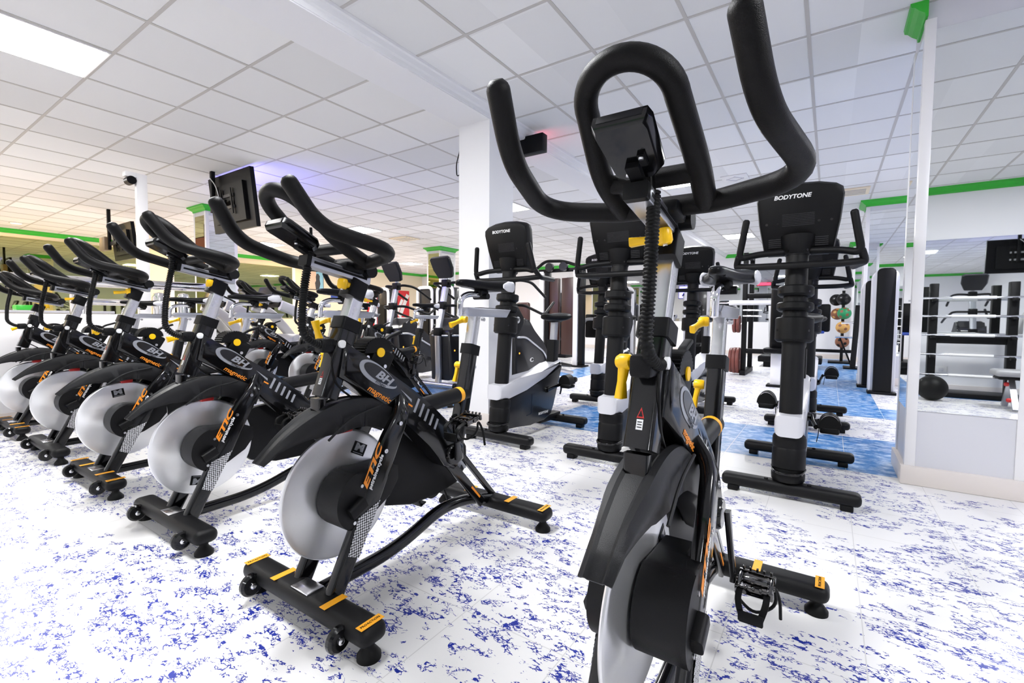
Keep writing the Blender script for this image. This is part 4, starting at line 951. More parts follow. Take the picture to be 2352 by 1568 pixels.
for o, (x, y, lab) in zip(es, ELL):
    o.location = (x, y, 0); o['label'] = lab; o['group'] = 'elliptical trainers'

# ------------------------------------------------------------------ televisions hung from the ceiling, screens facing the far end
def television(label, cx, y, z0, z1, w, pole_x, screen='screenblue', tilt=8, yaw=0, brm='charcoal'):
    t = thing('television', label, 'television', (cx, y, (z0 + z1) / 2), R(yaw), 'hanging televisions')
    h = z1 - z0
    rt = Matrix.Rotation(R(tilt), 3, 'X')
    def P(x, yy, z): return rt @ Vector((x, yy, z))
    def slab(x0, x1, ya, yb, za, zb, name, m, par, bev=0.006):
        mb = MB(); mb.loft([[P(x, yy, z) for x, z in ((x0, za), (x1, za), (x1, zb), (x0, zb))] for yy in (ya, yb)]); return mb.build(name, m, par, smooth=False)
    c = slab(-w / 2, w / 2, -0.02, 0.03, -h / 2, h / 2, 'casing', 'blackscreen', t)
    slab(-w * 0.36, w * 0.36, -0.055, -0.018, -h * 0.36, h * 0.30, 'back_cover', 'matte', c)
    slab(-w / 2 + 0.02, w / 2 - 0.02, 0.0305, 0.032, -h / 2 + 0.03, h / 2 - 0.02, 'screen', screen, t)
    br = slab(-0.16, 0.16, -0.070, -0.056, 0.05, 0.085, 'wall_bracket', brm, t)
    slab(-0.16, 0.16, -0.070, -0.056, -0.085, -0.05, 'bracket_rail', brm, br)
    for sx in (-1, 1): slab(sx * 0.12 - 0.015, sx * 0.12 + 0.015, -0.082, -0.070, -0.15, 0.15, 'bracket_arm', 'matte', br)
    px_ = pole_x - cx
    mb = MB(); mb.box((px_, -0.11, (CEIL - (z0 + z1) / 2) / 2 - 0.06), (0.05, 0.045, CEIL - (z0 + z1) / 2 + 0.12), 0.004); po = mb.build('ceiling_pole', 'matte', t)
    mb = MB(); mb.box((px_ * 0.5, -0.10, -0.02), (abs(px_) + 0.06, 0.03, 0.06), 0.004); mb.build('pole_arm', 'matte', po)
    mb = MB(); mb.tube(fillet([(px_, -0.14, 0.30), (px_ + 0.10, -0.12, 0.20), (px_ + 0.15, -0.10, 0.02)], 0.08), 0.005, 8); mb.build('cable', 'white', t)
    return t
television('large black television seen from behind, glowing blue onto the ceiling', -6.13, 2.90, 2.02, 2.70, 1.03, -6.40, 'screenblue', 6)
tv2 = television('smaller black television seen from behind with a tan box on its pole', -9.85, 2.90, 1.90, 2.48, 0.95, -10.15, 'screenpink', 6)
mb = MB(); mb.box((-0.42, -0.14, -0.02), (0.26, 0.08, 0.22), 0.006); mb.build('pole_box', 'tanbox', tv2)
television('black television with a pale wall bracket, seen only in the mirror of the near pillar', 2.95, 2.90, 1.88, 2.52, 0.95, 2.9, 'screenblue', 4, brm='grey')
t = thing('stage_light', 'black flat ceiling fixture beside the white column, throwing red light on the ceiling', 'light fixture', (-2.57, 3.86, 2.62), 0)
mb = MB(); mb.box((0.0, 0, -0.02), (0.62, 0.09, 0.165), 0.006); mb.build('housing', 'blackscreen', t)
mb = MB(); mb.box((0.0, 0.046, -0.02), (0.56, 0.004, 0.12)); mb.build('lens', 'screenred', t)
mb = MB(); mb.box((-0.1, 0, 0.093), (0.06, 0.05, 0.07)); mb.build('ceiling_mount', 'matte', t)
t = thing('speaker', 'small black speaker with a loose cable on the left side of the white column', 'speaker', (-2.835, 3.42, 2.36), 0)
mb = MB(); mb.box((0, 0, 0), (0.07, 0.12, 0.17), 0.008); mb.build('cabinet', 'matte', t)
mb = MB(); mb.tube(fillet([(-0.01, -0.05, -0.05), (-0.08, -0.05, -0.10), (-0.10, -0.04, 0.02), (-0.06, -0.03, 0.16), (-0.06, -0.03, 0.27)], 0.05), 0.005, 8); mb.build('cable', 'rubber', t)

# ------------------------------------------------------------------ small ceiling items
def ceil_item(name, label, cat, x, y, w, d, m, inner):
    t = thing(name, label, cat, (x, y, CEIL), 0)
    mb = MB(); mb.box((0, 0, -0.010), (w, d, 0.020), 0.004); f = mb.build('frame', m, t)
    for k in range(4):
        mb = MB(); mb.box((0, -d * 0.3 + d * 0.2 * k, -0.0215), (w * 0.8, d * 0.07, 0.003)); mb.build('slat', inner, t)
    return t
ceil_item('air_vent', 'tan air vent on the ceiling right of the nearest upright console', 'vent', 0.18, 8.1, 0.42, 0.42, 'wallcream', 'grey')
ceil_item('air_vent', 'tan air vent on the ceiling under the nearest left-row handlebar', 'vent', -8.05, 7.5, 0.55, 0.45, 'wallcream', 'grey')
t = thing('swirl_vent', 'white square vent with a swirl cut into the ceiling tile inside the big handlebar', 'vent', (-1.05, 6.55, CEIL), 0)  # square ceiling vent, blades below form the swirl
mb = MB(); mb.box((0, 0, -0.006), (0.30, 0.30, 0.012), 0.004); mb.build('plate', 'white', t)
for k in range(4):
    mb = MB(); mb.bar([(0.10 * math.cos(R(90 * k)), 0.10 * math.sin(R(90 * k)), -0.0135), (0.10 * math.cos(R(90 * k + 100)), 0.10 * math.sin(R(90 * k + 100)), -0.0135)], 0.012, 0.003, up=(0, 0, 1)); mb.build('blade', 'panel', t)

# ------------------------------------------------------------------ posts, turnstile and reception by the low partition
t = thing('door_frame', 'tall bright white post with a short arm holding a dark roller, above the low partition', 'post', (-6.06, 1.945, 0.972), 0)
mb = MB(); mb.box((0, 0, 0.735), (0.06, 0.095, 1.47), 0.004); mb.build('post', 'laminate', t)
mb = MB(); mb.box((0, -0.095, 1.445), (0.08, 0.10, 0.05), 0.004); ar = mb.build('arm', 'laminate', t)
mb = MB(); mb.lathe([(0, -0.05), (0.042, -0.05), (0.042, 0.05), (0, 0.05)], (0, -0.092, 1.385), 'x', 20); mb.build('roller', 'blackscreen', ar)
t = thing('turnstile', 'polished chrome turnstile rails standing behind the low white partition', 'turnstile', (-6.36, 1.9, 0), 0)
mb = MB(); mb.tube([(0, -1.35, 1.305), (0, 0.86, 1.305)], 0.052, 20, cap='round'); mb.build('upper_rail', 'chrome', t)
mb = MB(); mb.tube([(-0.05, -0.45, 1.10), (-0.05, 0.1, 1.10)], 0.035, 16, cap='round'); mb.build('lower_rail', 'chrome', t)
for y in (0.28, 0.52, -1.2, -0.42):
    mb = MB(); mb.lathe([(0, 0), (0.068, 0), (0.068, 1.16), (0.05, 1.215), (0, 1.23)], (0, y, 0), 'z', 24); mb.build('post', 'chrome', t)
t = thing('reception_counter', 'cream reception counter behind the low partition at far left', 'counter', (-7.7, 0.9, 0), 0)
mb = MB(); mb.box((0, 0, 0.49), (0.6, 2.2, 0.98), 0.01); mb.build('cabinet', 'wallcream', t)
mb = MB(); mb.box((0, 0, 0.995), (0.7, 2.3, 0.03), 0.006); mb.build('worktop', 'panel', t)
t = thing('cash_register', 'grey cash register on the reception counter at far left edge', 'cash register', (-7.65, 0.55, 1.01), 0)
mb = MB(); mb.box((0, 0, 0.05), (0.36, 0.42, 0.10), 0.02); mb.build('drawer_base', 'grey', t)
mb = MB(); mb.box((0.02, 0.03, 0.14), (0.22, 0.30, 0.08), 0.02, ry=R(12)); mb.build('keyboard', 'charcoal', t)
t = tag(MB().box((0, 0, 0.03), (0.2, 0.15, 0.06), 0.01).build('storage_box', 'green', None, (-7.62, 1.30, 1.01)), 'green box on the reception counter beside the cash register', 'box')
t = thing('potted_plant', 'small dark green potted plant with pointed leaves on the reception counter', 'plant', (-7.75, 0.86, 1.01), 0)
mb = MB(); mb.lathe([(0, 0), (0.06, 0), (0.08, 0.13), (0.07, 0.13), (0, 0.11)], seg=18); mb.build('pot', 'matte', t)
mb = MB(); random.seed(4)
for k in range(11):
    a = k * 2.4; l = 0.16 + 0.10 * random.random(); ca, sa = math.cos(a), math.sin(a)
    p0 = Vector((0, 0, 0.11)); p1 = Vector((ca * l * 0.5, sa * l * 0.5, 0.13 + l * 0.9)); p2 = Vector((ca * l * 1.1, sa * l * 1.1, 0.13 + l * 0.8)); n_ = Vector((-sa, ca, 0))
    mb.bar([p0, p1, p2], lambda i: (0.02, 0.05, 0.006)[i], 0.003, up=n_)
M['leaf'] = mat('dark_green_leaf', (0.01, 0.12, 0.02), 0.4, bump=0.1)
mb.build('leaves', 'leaf', t)

# ------------------------------------------------------------------ wall mirrors and pictures on the far left wall
def wall_mirror(nm, y0, y1, z0, z1, label):
    t = thing(nm, label, 'mirror', (X0 + 0.001, (y0 + y1) / 2, z0), 0)
    mb = MB(); mb.box((0.008, 0, (z1 - z0) / 2), (0.012, y1 - y0, z1 - z0)); mb.build('glass', 'mirrorwarm', t, smooth=False)
    for s in (-1, 1):
        mb = MB(); mb.box((0.012, s * ((y1 - y0) / 2 + 0.05), (z1 - z0) / 2), (0.022, 0.10, z1 - z0 + 0.1)); mb.build('frame_strip', 'laminate', t, smooth=False)
    return t
wall_mirror('wall_mirror', -1.0, 4.4, 0.9, 2.58, 'wide olive tinted wall mirror at far left under the green cornice')
wall_mirror('wall_mirror', 5.2, 8.45, 0.9, 2.50, 'olive tinted wall mirror right of the mirrored left pillar')
t = thing('poster', 'pale framed poster of a dark figure on peach and blue, on the far left wall', 'poster', (X0 + 0.001, 9.25, 1.86), 0)
M['peach'] = mat('peach_print', (0.72, 0.52, 0.40), 0.5, bump=0.02); M['skyblue'] = mat('sky_blue_print', (0.25, 0.52, 0.68), 0.5, bump=0.02); M['inkdark'] = mat('dark_print', (0.03, 0.03, 0.035), 0.5, bump=0.02)
mb = MB(); mb.box((0.010, 0, 0.30), (0.02, 0.62, 0.62)); mb.build('frame', 'matte', t, smooth=False)
mb = MB(); mb.box((0.021, -0.13, 0.30), (0.002, 0.33, 0.58)); mb.build('peach_area', 'peach', t, smooth=False)
mb = MB(); mb.box((0.021, 0.165, 0.30), (0.002, 0.26, 0.58)); mb.build('blue_area', 'skyblue', t, smooth=False)
pr = [(0.0, 0.01), (0.12, 0.01), (0.17, 0.20), (0.14, 0.34), (0.15, 0.45), (0.09, 0.53), (0.03, 0.52), (0.0, 0.42), (0.01, 0.30), (-0.03, 0.22)]
mb = MB(); mb.prism([(a + 0.02, b) for a, b in pr], 0.0222, 0.0235); mb.build('figure', 'inkdark', t, smooth=False)
t = thing('poster', 'small poster with red lettering over dark blue, below the large poster', 'poster', (X0 + 0.001, 10.15, 1.60), 0)
mb = MB(); mb.box((0.008, 0, 0.17), (0.016, 0.66, 0.34)); mb.build('board', 'white', t, smooth=False)
mb = MB(); mb.box((0.017, 0, 0.07), (0.002, 0.64, 0.14)); mb.build('dark_area', 'blueleather', t, smooth=False)
for k in range(7):
    mb = MB(); mb.box((0.018, -0.27 + k * 0.09, 0.24), (0.002, 0.05, 0.09)); mb.build('red_mark', 'red', t, smooth=False)
t = thing('banner', 'red banner with white slanting strokes on the far left wall', 'banner', (X0 + 0.001, 12.4, 0.62), 0)
mb = MB(); mb.box((0.008, 0, 0.70), (0.016, 2.1, 1.40)); mb.build('cloth', 'redbanner', t, smooth=False)
for k, (y, z, l) in enumerate(((-0.62, 0.75, 1.0), (-0.5, 0.7, 0.9), (0.1, 0.9, 0.7), (0.28, 0.95, 0.6), (0.45, 0.6, 0.9), (0.75, 0.8, 0.9))):
    mb = MB(); mb.bar([(0.018, y - l * 0.25, z - l * 0.5), (0.018, y + l * 0.25, z + l * 0.5)], 0.003, 0.09 + 0.04 * (k % 3)); mb.build('white_stroke', 'white', t, smooth=False)
text('G', 0.34, (0.0175, -0.85, 1.15), (0, 1, 0), (0, 0, 1), 'white', t, 'lettering', weight=0.01)
text('2', 0.34, (0.0175, -0.85, 0.78), (0, 1, 0), (0, 0, 1), 'white', t, 'lettering', weight=0.01)

# ------------------------------------------------------------------ machines in the middle distance
def grey_treadmill(label, x, y, yaw=0):
    t = thing('treadmill', label, 'treadmill', (x, y, 0), R(yaw), 'grey treadmills')
    pr = [(0.0, 0.10), (0.0, 0.42), (0.10, 0.62), (0.24, 0.70), (0.40, 0.68), (0.52, 0.58), (0.58, 0.40), (0.60, 0.10)]
    pr = [(p.x, p.y) for p in fillet([(a, b, 0) for a, b in pr], 0.06, 3)]
    mb = MB(); mb.prism(pr, -0.34, 0.34, 0.05, seg=3); h_ = mb.build('motor_hood', 'grey', t, angle=50)
    for sx in (-1, 1):
        mb = MB(); mb.lathe([(0, 0), (0.20, 0), (0.19, 0.02), (0.12, 0.03), (0, 0.03)], (sx * 0.335, 0.28, 0.42), dirv=(sx, 0, 0), seg=32); mb.build('side_disc', 'greylight', h_)
        mb = MB(); mb.bar(fillet([(sx * 0.38, -0.05, 1.12), (sx * 0.38, 0.22, 1.02), (sx * 0.38, 0.55, 0.66), (sx * 0.38, 0.86, 0.12)], 0.25, 8), 0.07, 0.15, bev=0.03); mb.build('side_arm', 'greylight', t, angle=60)
    mb = MB(); mb.box((0, 1.0, 0.12), (0.66, 1.1, 0.08), 0.02); mb.build('deck', 'rubber', t)
    mb = MB(); mb.box((0, 1.0, 0.035), (0.50, 1.0, 0.07), 0.01); mb.build('base', 'matte', t)
    mb = MB(); mb.box((0, -0.02, 1.13), (0.74, 0.10, 0.08), 0.02); mb.build('cross_bar', 'matte', t)
    mb = MB(); mb.box((0, -0.06, 1.27), (0.42, 0.06, 0.26), 0.03, rx=R(-20)); mb.build('console', 'charcoal', t)
    return t
g0 = grey_treadmill('grey treadmill with a round side cover, just beyond the low white partition end', -7.75, 3.40)
g1 = grey_treadmill('grey treadmill with a curved pale side arm behind the second row of spin bikes', -6.90, 3.75)

def weight_tower(label, x, y):
    t = thing('weight_machine', label, 'weight machine', (x, y, 0), 0, 'black weight machines with rounded silver tops')
    mb = MB(); mb.box((0, 0, 0.04), (0.56, 0.62, 0.08), 0.02); mb.build('base', 'matte', t)
    mb = MB(); mb.box((0, 0, 0.84), (0.40, 0.30, 1.54), 0.03); mb.build('cover', 'charcoal', t)
    mb = MB(); mb.bar(fillet([(-0.22, -0.17, 0.08), (-0.22, -0.17, 1.62), (0.22, -0.17, 1.62), (0.22, -0.17, 0.08)], 0.12, 6), 0.03, 0.07, up=(0, 1, 0), bev=0.008); mb.build('silver_frame', 'silverplast', t)
    mb = MB(); mb.box((0, -0.16, 0.70), (0.20, 0.02, 1.10)); mb.build('weight_stack', 'matte', t)
    mb = MB(); mb.box((0, -0.45, 0.46), (0.34, 0.30, 0.08), 0.03); mb.build('seat', 'vinyl', t)
    mb = MB(); mb.bar([(0, -0.45, 0.06), (0, -0.45, 0.43)], 0.07, 0.07, bev=0.01); mb.bar([(0, -0.45, 0.08), (0, -0.10, 0.08)], 0.06, 0.06); mb.build('seat_post', 'silverplast', t)
    return t
weight_tower('black weight machine with silver rounded top, in front of the red banner', -8.75, 7.6)
weight_tower('black weight machine with silver rounded top, between elliptical mast and far pillar', -7.45, 7.7)
weight_tower('black weight machine with silver rounded top, just left of the white column', -6.85, 7.7)

t = thing('cable_machine', 'tall cable machine of white and black uprights right of the column', 'weight machine', (-4.55, 8.45, 0), 0)
for x in (-0.42, 0.36):
    mb = MB(); mb.box((x, 0, 0.97), (0.10, 0.10, 1.90), 0.01); mb.build('white_upright', 'laminate', t)
    mb = MB(); mb.box((x + 0.12, 0.02, 0.97), (0.10, 0.12, 1.90), 0.01); mb.build('black_upright', 'matte', t)
    mb = MB(); mb.box((x + 0.05, 0, 0.015), (0.34, 0.30, 0.03), 0.005); mb.build('floor_plate', 'matte', t)
for k in range(2):
    mb = MB(); mb.box((-0.18 + k * 0.34, 0.05, 1.0), (0.27, 0.10, 1.55), 0.01); mb.build('stack_panel', 'wood', t)
mb = MB(); mb.box((0.02, 0, 1.93), (1.05, 0.08, 0.07), 0.01); mb.build('top_beam', 'matte', t)
mb = MB(); mb.tube(fillet([(-0.5, -0.1, 1.98), (-0.3, -0.1, 2.12), (0.1, -0.1, 2.10), (0.42, -0.1, 2.0)], 0.1), 0.03, 12); mb.build('pull_bar', 'rubber', t)
for x in (-0.2, 0.12):
    mb = MB(); mb.lathe([(0, -0.03), (0.09, -0.03), (0.09, 0.03), (0, 0.03)], (x, -0.10, 1.99), 'y', 20); mb.build('pulley', 'charcoal', t)
t = thing('weight_machine', 'upholstered press machine with dark oval back pad right of the upright console by the column', 'weight machine', (-4.9, 7.6, 0), 0)
mb = MB(); mb.box((0, 0, 0.95), (0.30, 0.10, 0.62), 0.045, seg=4); mb.build('back_pad', 'wood', t)
mb = MB(); mb.box((0, -0.25, 0.50), (0.36, 0.40, 0.10), 0.04); mb.build('seat', 'vinyl', t)
mb = MB(); mb.box((0, 0.12, 0.60), (0.09, 0.10, 1.20), 0.01); mb.box((0, -0.1, 0.24), (0.08, 0.08, 0.46)); mb.box((0, 0, 0.03), (0.5, 0.7, 0.06), 0.01); mb.build('frame', 'laminate', t)
t = thing('weight_machine', 'grey tube framed leg machine standing right of the tall cable machine', 'weight machine', (-4.10, 9.2, 0), 0)
mb = MB(); mb.tube(fillet([(-0.28, 0, 0.02), (-0.28, 0, 0.95), (0.35, 0, 0.95), (0.35, 0, 0.02)], 0.14), 0.035, 12); mb.build('frame', 'grey', t)
mb = MB(); mb.box((0.05, 0.05, 0.80), (0.60, 0.10, 0.50), 0.03); mb.build('pad', 'vinyl', t)
mb = MB(); mb.box((0.0, 0.0, 0.012), (0.75, 0.25, 0.024)); mb.build('base', 'grey', t)

# squat rack with its plates
t = thing('squat_rack', 'black squat rack with horizontal bars behind the nearest upright bikes', 'rack', (-0.80, 8.95, 0), 0)
for x in (-0.42, 0.42):
    for y in (0, 0.8):
        mb = MB(); mb.box((x, y, 1.05), (0.075, 0.075, 2.10), 0.006); mb.build('post', 'matte', t)
    mb = MB(); mb.box((x, 0.4, 0.04), (0.09, 1.0, 0.08), 0.006); mb.build('base_rail', 'matte', t)
    mb = MB(); mb.box((x, 0.4, 2.07), (0.07, 0.80, 0.06), 0.006); mb.build('top_rail', 'matte', t)
for z in (1.36, 0.42):
    mb = MB(); mb.box((0, 0.0, z), (0.80, 0.06, 0.08), 0.006); mb.build('cross_bar', 'matte', t)
for z in (0.88, 0.25):
    mb = MB(); mb.tube([(-0.42, 0, z), (-0.74, 0, z)], 0.022, 12); mb.build('plate_peg', 'chrome', t)
for z in (1.02, 1.12):
    mb = MB(); mb.tube([(-0.44, -0.06, z), (-0.15, -0.06, z)], 0.016, 12); mb.build('safety_pin', 'chrome', t)
mb = MB(); mb.tube([(0.32, -0.03, 1.72), (0.36, -0.06, 1.28)], 0.015, 10); mb.build('gas_strut', 'satin', t)
for k, (x, z, r_, lab) in enumerate([(-1.30, 0.25, 0.225, 'brown rubber plate on the lower rack peg, nearest the post'), (-1.355, 0.25, 0.225, 'brown rubber plate on the lower rack peg, middle of three'), (-1.41, 0.25, 0.215, 'brown rubber plate on the lower rack peg, outermost of three'),
                                   (-1.31, 0.88, 0.15, 'small brown plate on the upper rack peg, next to the post'), (-1.37, 0.88, 0.15, 'small brown plate at the outer end of the upper rack peg')]):
    mb = MB(); mb.lathe([(0.026, -0.024), (r_ * 0.55, -0.018), (r_ * 0.8, -0.024), (r_ - 0.006, -0.024), (r_, -0.015), (r_, 0.015), (r_ - 0.006, 0.024), (r_ * 0.8, 0.024), (r_ * 0.55, 0.018), (0.026, 0.024), (0.026, -0.024)], (0, 0, 0), 'x', 32)
    tag(mb.build('weight_plate', 'platebrown', None, (x, 8.95, z)), lab, 'weight plate', 'brown plates on the squat rack')
t = thing('barbell', 'white sleeved barbell across the squat rack', 'barbell', (-0.95, 8.83, 1.245), 0)
mb = MB(); mb.tube([(-0.5, 0, 0), (0.62, 0, 0)], 0.042, 16); mb.build('sleeve', 'white', t)
mb = MB(); mb.tube([(-0.66, 0, 0), (0.80, 0, 0)], 0.014, 12); mb.build('bar', 'chrome', t)
t = thing('weight_machine', 'exercise machine with big dark back pad and white leg left of the nearest upright column', 'weight machine', (-0.62, 7.70, 0), 0)
mb = MB(); mb.box((0.08, 0.0, 0.98), (0.34, 0.14, 0.92), 0.06, seg=4); mb.build('back_pad', 'vinyl', t)
mb = MB(); mb.box((0, 0.0, 0.28), (0.13, 0.16, 0.50), 0.01); lg = mb.build('leg', 'laminate', t)
mb = MB(); mb.box((0, 0.0, 0.015), (0.22, 0.26, 0.03), 0.004); mb.build('floor_plate', 'matte', lg)
mb = MB(); mb.box((0.02, -0.05, 0.52), (0.36, 0.30, 0.08), 0.03); mb.build('seat', 'vinyl', t)
t = thing('leg_press', 'dark leg press with blue seat edge and grey slanting rails inside the squat rack view', 'weight machine', (-0.75, 11.0, 0), 0)
for x in (-0.25, 0.1):
    mb = MB(); mb.bar([(x, 0, 0.25), (x - 0.08, 0.5, 1.25)], 0.05, 0.05, bev=0.006); mb.build('rail', 'grey', t)
mb = MB(); mb.box((0.45, 0.2, 1.0), (0.62, 0.2, 0.55), 0.04); mb.build('back_pad', 'vinyl', t)
mb = MB(); mb.box((0.5, 0.05, 0.72), (0.34, 0.3, 0.05), 0.02); mb.build('seat_edge', 'blueleather', t)
mb = MB(); mb.box((0.1, 0.2, 0.16), (1.1, 0.9, 0.12), 0.02); mb.box((0.1, 0.2, 0.05), (0.9, 0.8, 0.10)); mb.box((0.45, 0.25, 0.45), (0.12, 0.12, 0.6)); mb.build('base', 'matte', t)

# medicine ball stand
t = thing('ball_stand', 'black upright medicine ball stand at the end of the blue aisle', 'stand', (0.24, 12.7, 0), 0)
mb = MB(); mb.tube([(0, 0.18, 0.04), (0, 0.18, 1.62)], 0.03, 12); mb.build('post', 'matte', t)
mb = MB(); mb.box((-0.25, 0.18, 0.26), (0.95, 0.06, 0.07), 0.01); mb.box((0, 0.1, 0.02), (0.5, 0.5, 0.04), 0.01); mb.build('base', 'matte', t)
M['ballgreen'] = mat('green_rubber', (0.01, 0.22, 0.08), 0.5, bump=0.2, bscale=60); M['balltan'] = mat('tan_rubber', (0.55, 0.30, 0.08), 0.5, bump=0.2, bscale=60); M['ballbrown'] = mat('brown_rubber', (0.20, 0.07, 0.03), 0.5, bump=0.2, bscale=60)
for (dx, z, m_, lab, spot) in ((0.0, 1.42, 'matte', 'black medicine ball, topmost on the ball stand', 'charcoal'), (-0.13, 1.42, 'rubber', 'black medicine ball at the top left rear of the stand', 'charcoal'),
                         (0.02, 1.11, 'ballgreen', 'green medicine ball second from top of the stand', 'ballbrown'), (-0.10, 1.10, 'ballbrown', 'brown medicine ball behind the green one', 'balltan'),
                         (0.0, 0.80, 'balltan', 'tan medicine ball with brown spots third from top', 'ballbrown'), (0.0, 0.48, 'ballbrown', 'brown and black medicine ball lowest on the stand', 'rubber')):
    dy = -0.02 if dx > -0.05 else 0.38
    mb = MB(); mb.lathe([(0.132 * math.sin(R(a)), -0.132 * math.cos(R(a))) for a in range(0, 181, 12)], seg=24); o = tag(mb.build('medicine_ball', m_, None, (0.24 + dx, 12.7 + dy, z), angle=80), lab, 'ball', 'medicine balls on the stand')
    for (a, b) in ((-25, 20), (25, -15), (0, 60), (-40, -35), (40, 35)):
        d = Vector((math.sin(R(a)) * math.cos(R(b)), -math.cos(R(a)) * math.cos(R(b)), math.sin(R(b))))
        mb = MB(); mb.lathe([(0, 0.1325), (0.020, 0.1310), (0.032, 0.1285), (0.032, 0.122), (0, 0.122)], (0, 0, 0), dirv=d, seg=14); mb.build('colour_patch', spot, o)
t = thing('weight_bench', 'black bench frame with chrome bars right of the medicine balls', 'bench', (0.40, 11.4, 0), 0)
mb = MB(); mb.bar([(0.0, 0.0, 0.03), (0.06, 0.25, 1.25)], 0.09, 0.09, bev=0.01); mb.build('upright', 'matte', t)
mb = MB(); mb.box((0.0, 0.1, 0.015), (0.30, 0.5, 0.03)); mb.build('base', 'matte', t)
mb = MB(); mb.tube([(-0.30, 0.1, 0.62), (0.1, 0.1, 0.62)], 0.02, 12); mb.tube([(-0.20, 0.1, 0.90), (0.1, 0.2, 0.92)], 0.02, 12); mb.build('chrome_bar', 'chrome', t)
mb = MB(); mb.bar([(-0.22, 0.1, 0.60), (-0.05, 0.1, 0.14), (-0.02, 0.1, 0.04)], 0.03, 0.03); mb.build('strut', 'matte', t)

def stack_tower(label, x, y, h_):
    t = thing('weight_stack_tower', label, 'weight machine', (x, y, 0), 0, 'slim weight stack towers')
    mb = MB(); mb.box((0, 0.0, 0.018), (0.30, 0.20, 0.036), 0.006); mb.build('floor_plate', 'matte', t)
    pr = [(p.x, p.y) for p in fillet([(-0.095, 0.036, 0), (-0.095, h_, 0), (0.095, h_, 0), (0.095, 0.036, 0)], 0.06, 5)]
    mb = MB(); mb.prism(pr, -0.09, -0.02, 0.012, axis='y'); mb.build('front_cover', 'matte', t)
    pr = [(p.x, p.y) for p in fillet([(-0.135, 0.036, 0), (-0.135, h_ - 0.02, 0), (0.135, h_ - 0.02, 0), (0.135, 0.036, 0)], 0.09, 5)]
    mb = MB(); mb.prism(pr, -0.03, 0.30, 0.015, axis='y'); mb.build('silver_shell', 'silverplast', t)
    return t
stack_tower('slim silver and black weight tower beside the far mirrored pillar, nearer of two', 0.585, 7.75, 1.63)
stack_tower('slim silver and black weight tower behind the nearer one', 0.50, 8.40, 1.52)

# ------------------------------------------------------------------ things behind the camera, seen in the pillar mirror
mb = MB(); mb.box((1.9, Y0 + 0.004, 1.425), (4.6, 0.008, 1.25)); tag(mb.build('wall_mirror', 'mirror', smooth=False), 'long wall mirror behind the barbell rack, seen in the near pillar mirror', 'mirror')
t = thing('barbell_rack', 'black barbell rack seen in the near pillar mirror', 'rack', (1.475, -1.02, 0), 0)
for x in (-0.365, 0.365):
    mb = MB(); mb.box((x, 0, 0.72), (0.085, 0.10, 1.44), 0.006); up = mb.build('post', 'matte', t)
    for z in (0.27, 0.53, 0.78, 1.02, 1.25):
        mb = MB(); mb.box((x, 0.085, z - 0.03), (0.05, 0.10, 0.03), 0.006); mb.build('hook', 'matte', up)
mb = MB(); mb.box((0, 0, 0.72), (0.70, 0.06, 0.10), 0.006); mb.build('cross_bar', 'matte', t)
mb = MB(); mb.box((0, 0.02, 0.03), (0.95, 0.42, 0.06), 0.006); mb.build('base', 'matte', t)
for k, (z, lab) in enumerate(((0.27, 'lowest'), (0.53, 'second lowest'), (0.78, 'middle'), (1.02, 'second highest'), (1.25, 'topmost'))):
    t = thing('barbell', 'chrome barbell with white grip, %s on the rack in the mirror' % lab, 'barbell', (1.475, -0.935, z), 0, 'barbells on the mirrored rack')
    mb = MB(); mb.tube([(-0.60, 0, 0), (0.60, 0, 0)], 0.014, 12); mb.build('bar', 'chrome', t)
    mb = MB(); mb.tube([(-0.20, 0, 0), (0.20, 0, 0)], 0.019, 14); mb.build('grip', 'white', t)
t = thing('weight_bench', 'grey padded bench with red knobs at the right edge of the near pillar mirror', 'bench', (1.95, -0.10, 0), 0)
mb = MB(); mb.box((0, 0, 0.40), (0.9, 0.30, 0.07), 0.03, seg=4); mb.build('pad', 'grey', t)
mb = MB(); mb.box((0, 0, 0.345), (0.84, 0.24, 0.03), 0.01); mb.build('pad_base', 'matte', t)
for x in (-0.30, 0.32):
    mb = MB(); mb.bar([(x, -0.2, 0.02), (x, 0, 0.33), (x, 0.2, 0.02)], 0.05, 0.04); mb.build('leg', 'satin', t)
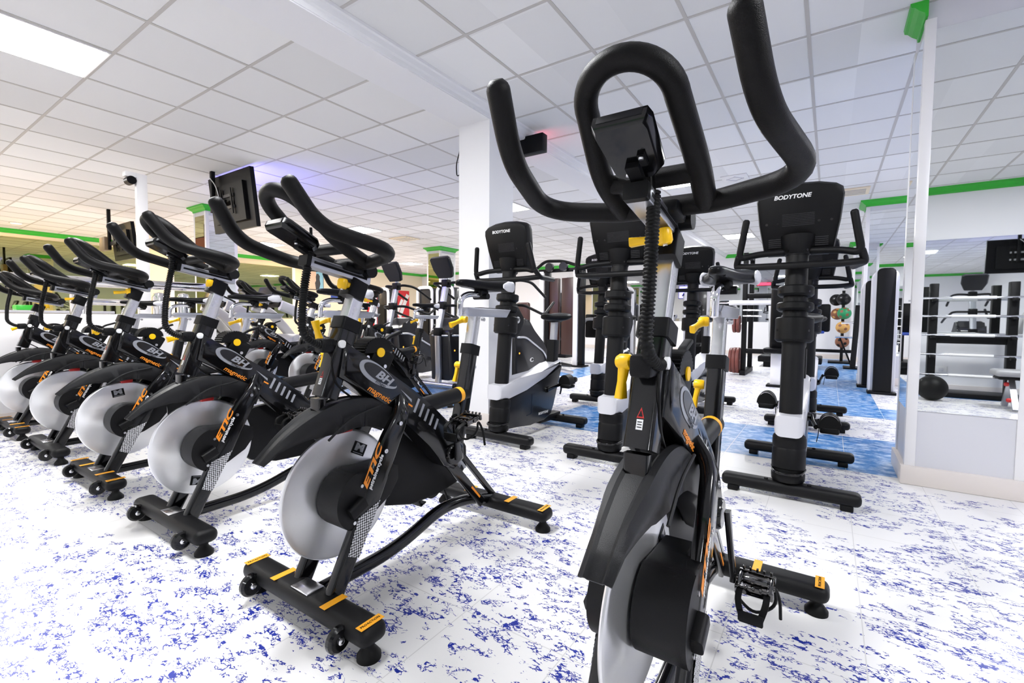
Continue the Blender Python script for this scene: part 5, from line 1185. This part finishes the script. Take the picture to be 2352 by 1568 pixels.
for p in ((-0.33, 0.05, 0.28), (-0.33, 0.16, 0.12)):
    mb = MB(); mb.lathe([(0, 0), (0.02, 0), (0.024, 0.02), (0.016, 0.035), (0, 0.035)], p, dirv=(-1, 0, 0), seg=14); mb.build('knob', 'red', t)
tag(MB().lathe([(0.15 * math.sin(R(a)), -0.15 * math.cos(R(a))) for a in range(0, 181, 10)], seg=28).build('medicine_ball', 'rubber', None, (1.05, -0.40, 0.15), angle=80), 'black medicine ball on the floor at the lower left of the near pillar mirror', 'ball')
t = thing('wall_socket', 'white wall socket below the wall mirror, seen in the near pillar mirror', 'socket', (1.27, Y0, 0.30), 0)
mb = MB(); mb.box((0, 0.006, 0), (0.12, 0.012, 0.09), 0.004); mb.build('plate', 'white', t)
mb = MB(); mb.box((0.0, 0.013, 0), (0.05, 0.004, 0.05), 0.001); mb.build('insert', 'panel', t)
struct(plain('baseboard_front', X0, X1, Y0, Y0 + 0.012, 0, 0.10, 'skirting'))
struct(plain('baseboard_back', X0, X1, Y1 - 0.012, Y1, 0, 0.10, 'skirting'))

for src, x, y, lab in ((e0, 2.05, 1.25, 'elliptical trainer right of the frame, seen only as a reflection in the near pillar mirror'), (g0, 3.1, 1.3, 'grey treadmill right of the frame, seen only as a reflection in the near pillar mirror')):
    o = copy_tree(src); o.location = (x, y, 0); o['label'] = lab

mb = MB(); mb.box((-4.2, Y1 - 0.006, 1.62), (6.4, 0.010, 1.44)); tag(mb.build('wall_mirror', 'mirrordark', smooth=False), 'wide smoked mirror on the far wall behind the upright bikes', 'mirror')
wt = [o for o in COL.objects if o.name.startswith('weight_machine') and o.get('group')][0]
for x, y, lab in ((-5.55, 10.4, 'black weight machine far back, left edge behind the cable machine'), (-3.75, 10.0, 'black weight machine far back, just right of the cable machine'),
                  (-3.05, 10.4, 'black weight machine far back, between the second-row upright bike and the nearest hose'), (-2.25, 10.2, 'black weight machine far back, behind the silver handlebar post of the nearest bike')):
    o = copy_tree(wt); o.location = (x, y, 0); o['label'] = lab
